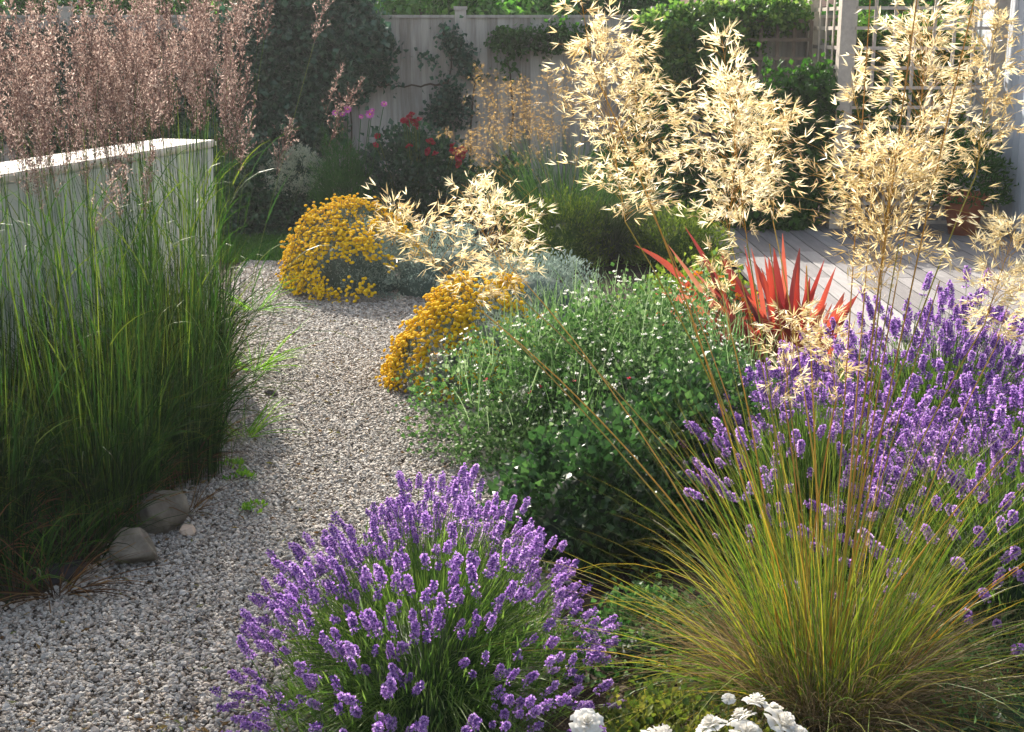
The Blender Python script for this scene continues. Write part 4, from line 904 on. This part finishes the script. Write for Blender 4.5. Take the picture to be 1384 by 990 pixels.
# ================================================================ CLIMBERS
def climber(name, label, Y, ells, n, size, mat, T=LEAFW, thick=.14, stems=(), cl=10, cat='climber', cane=True):
    """ells: (px,py,rx,ry,weight) in picture units at distance Y turned into wall coordinates"""
    c0 = ap(ells[0][0], 300, Y); o3 = np.array([c0[0], Y, 0]); t = thing(name, o3, label, cat); g = Geo()
    w = np.array([e[4] for e in ells], float); w /= w.sum(); pk = rng.choice(len(ells), n//cl, p=w); C = []
    for k in pk:
        x, y, rx, ry, _ = ells[k]; c = ap(x, y, Y); sc_ = Y*1.0/1800
        r = np.sqrt(rng.uniform(0, 1)); a = rng.uniform(0, 6.28); lump = 1+.18*math.sin(a*5+x)
        C.append([c[0]+math.cos(a)*r*rx*sc_*lump, Y-rng.uniform(0, thick)*(1.2-r), c[2]+math.sin(a)*r*ry*sc_*lump])
    C = np.array(C); idx = rng.integers(0, len(C), n); P = C[idx]+rng.normal(size=(n, 3))*np.array([.05, .035, .05]); P[:, 1] = np.minimum(P[:, 1], Y)
    nr = np.tile([0, -1., .2], (n, 1)); leaves(g, P-o3, nr, size, T, clumpvar(idx/len(C), n), -.1, .9); g.obj('foliage', mat, t)
    g = Geo()
    if not stems: stems = [[(e[0]+rng.normal()*5, 290), (e[0], e[1])] for e in ells[:3]]
    for s_ in stems:
        pts = np.array([ap(x, y, Y-.03) for x, y in s_]); pts[:, 2] = np.maximum(pts[:, 2], 0); q = np.linspace(0, len(pts)-1, 14)
        Pp = np.stack([np.interp(q, np.arange(len(pts)), pts[:, j]) for j in range(3)], 1)+rng.normal(size=(14, 3))*np.array([.015, .004, .01]); tubes(g, (Pp-o3)[None], np.linspace(.012, .004, 14), np.array([.5]), 5)
    g.obj('stems', M_bark, t); return t
M_bark = solid('bark', ['#3a2e24', '#5a4a3a'], 20, .9, .5)
M_ivy = leafmat('dark_climber_leaves', ['#1e3428', '#2c4a38', '#3e6048', '#54745a'], .25, .4, spec=.5)
M_brt = leafmat('bright_climber_leaves', ['#2a4a1a', '#456e28', '#6e9038', '#9cae54'], .45, .45, sat=1.0)
climber('dark_climber', 'dense dark-leaved climber covering the left part of the fence', FY-.05, [(430, 60, 90, 60, 5), (400, 150, 60, 70, 4), (470, 60, 50, 65, 3), (370, 60, 50, 80, 3), (480, 105, 28, 25, .8), (420, 5, 90, 30, 2), (385, 230, 50, 45, 1.5)], 16000, .07, M_ivy, thick=.4)
climber('dark_climber', 'dark leafy climber covering the fence behind the plumed grasses, left of the denser one', FY-.05, [(60, 110, 90, 70, 4), (180, 120, 80, 70, 4), (290, 110, 70, 75, 4), (250, 190, 80, 40, 2), (100, 180, 90, 35, 2)], 15000, .07, M_ivy, thick=.35)
climber('thin_creeper', 'thin creeper trailing down the pale fence post', FY-.06, [(607, 48, 10, 10, .8), (615, 62, 9, 10, .8), (628, 78, 8, 12, 1), (635, 95, 8, 14, 1), (600, 150, 16, 28, 2.6), (607, 128, 10, 24, 1.2), (628, 155, 12, 20, 1.2), (570, 78, 16, 3, .3), (545, 115, 20, 4, .3), (520, 112, 14, 4, .3)], 1500, .05, M_ivy, stems=[[(605, 280), (603, 150), (608, 60), (600, 42)], [(628, 280), (640, 120), (628, 70), (608, 48)], [(605, 115), (500, 116)]])
climber('fence_creeper', 'narrow green creeper running along the fence top right of the post', FY-.06, [(710, 55, 40, 10, 2), (760, 50, 40, 12, 2), (680, 55, 15, 6, .5), (688, 85, 7, 18, .5)], 1400, .05, M_midleaf, stems=[[(690, 280), (688, 100), (690, 60), (780, 52)]])
climber('honeysuckle', 'bright sunlit green climber billowing over the fence beside the trellis', FY-.05, [(960, 45, 70, 32, 5), (900, 50, 35, 32, 2.5), (1030, 18, 55, 16, 2), (950, 85, 50, 35, 3), (1060, 20, 22, 12, .8), (900, 100, 30, 50, 2), (975, 110, 35, 40, 1.5)], 15000, .055, M_brt, thick=.42)
climber('trellis_rose', 'climbing rose with dark foliage on the corner trellis', TY+.1, [(1100, 115, 26, 22, 1.6), (1100, 160, 28, 40, 3), (1090, 215, 30, 45, 3), (1055, 175, 25, 30, 1.5), (1120, 250, 30, 40, 1.5), (1180, 150, 30, 30, 1)], 6500, .055, M_midleaf, thick=.3)
t = climber('jasmine', 'green climber filling the back of the right trellis panel', TY+.9, [(1170, 50, 45, 18, 2), (1230, 50, 45, 20, 2), (1200, 90, 60, 40, 2), (1290, 70, 30, 35, 1), (1240, 170, 70, 60, 2), ], 7000, .06, M_brt, thick=.3)

# ================================================================ TREES & HEDGES BEYOND
def tree(name, c, h, cr, n, size, mat, label, cat, seed, trunk=.1, T=LEAFW, cz=None, f=3, group=None):
    t = thing(name, c, label, cat, group); cz = cz if cz is not None else h-cr[2]
    g = Geo(); w = Wob(seed, f); m = n//14; u = rv(m); rad = rng.uniform(.35, 1.02, m)**.6*(1+.2*w(u)); C = u*rad[:, None]
    idx = rng.integers(0, m, n); P = (C[idx]+rng.normal(size=(n, 3))*.07)*np.array(cr)+np.array([0, 0, cz]); P[:, 2] = np.maximum(P[:, 2], .05)
    leaves(g, P, u[idx], size, T, clumpvar(idx/m, n, .5), .1, .9); g.obj('crown', mat, t)
    g = Geo(); s = np.linspace(0, 1, 8); Pt = np.stack([.05*np.sin(s*4+seed), .04*np.cos(s*3), s*(cz+cr[2]*.5)], 1); tubes(g, Pt[None], np.linspace(trunk, trunk*.25, 8), np.array([.5]), 8)
    for j in range(9):
        b0 = Pt[3+j % 4]; e = u[j*3]*np.array(cr)*.8+np.array([0, 0, cz]); q = np.linspace(0, 1, 6)[:, None]; Pb = b0*(1-q)+e*q; Pb[:, 2] += np.sin(q[:, 0]*PI)*.1
        tubes(g, Pb[None], np.linspace(trunk*.4, .01, 6), np.array([.5]), 5)
    g.obj('trunk', M_bark, t); return t
M_h1 = leafmat('hedge_leaves', ['#2c5020', '#467430', '#6a9848', '#8cb460'], .5, .4, spec=.5)
M_h2 = leafmat('tree_leaves', ['#1c3818', '#305a24', '#4a7c34'], .4, .45)
HG = 'trees and bushes beyond the fence'
for i, (x, Y, h, cr, m_, l_) in enumerate([(-5.2, 15.0, 2.9, (1.3, .9, 1.3), M_h2, 'dark leafy tree beyond the fence, leftmost behind the pink plumes'), (-3.5, 14.6, 2.55, (1.0, .8, 1.1), M_h1, 'bright green bush behind the fence above the white wall'),
        (-2.2, 15.2, 2.7, (.95, .8, 1.2), M_h2, 'dark tree behind the fence, rising over the dark climber'), (-.9, 14.2, 2.35, (1.0, .6, .9), M_h1, 'light green hedge bush above the fence left of the pale post'), (.05, 14.4, 2.3, (.85, .6, .9), M_h1, 'light green hedge bush above the fence right of the pale post'),
        (1.0, 14.6, 2.5, (.8, .6, 1.0), M_h2, 'darker green bush above the fence behind the first tall oat head'), (4.3, 14.5, 2.2, (1.1, .6, .9), M_h2, 'dark bush behind the trellis and fence')]):
    tree('garden_tree' if m_ is M_h2 else 'hedge_bush', (x, Y, 0), h, cr, 11000, .085, m_, l_, 'tree' if m_ is M_h2 else 'bush', 80+i, .07, group=HG)

# ================================================================ AIR
M_haze, nt, out = base_mat('haze'); pv = nt.nodes.new('ShaderNodeVolumePrincipled'); pv.inputs['Density'].default_value = .0011
pv.inputs['Color'].default_value = (.93, .95, 1, 1); pv.inputs['Anisotropy'].default_value = .45; nt.links.new(pv.outputs[0], out.inputs['Volume'])
g = Geo(); box(g, (0, 54, 3.5), (126, 126, 9.2)); tag(g.obj('haze', M_haze), 'thin pale summer haze in the air of the garden', 'haze', kind='stuff')
cy.volume_bounces = 0; cy.volume_step_rate = 10; cy.volume_max_steps = 32
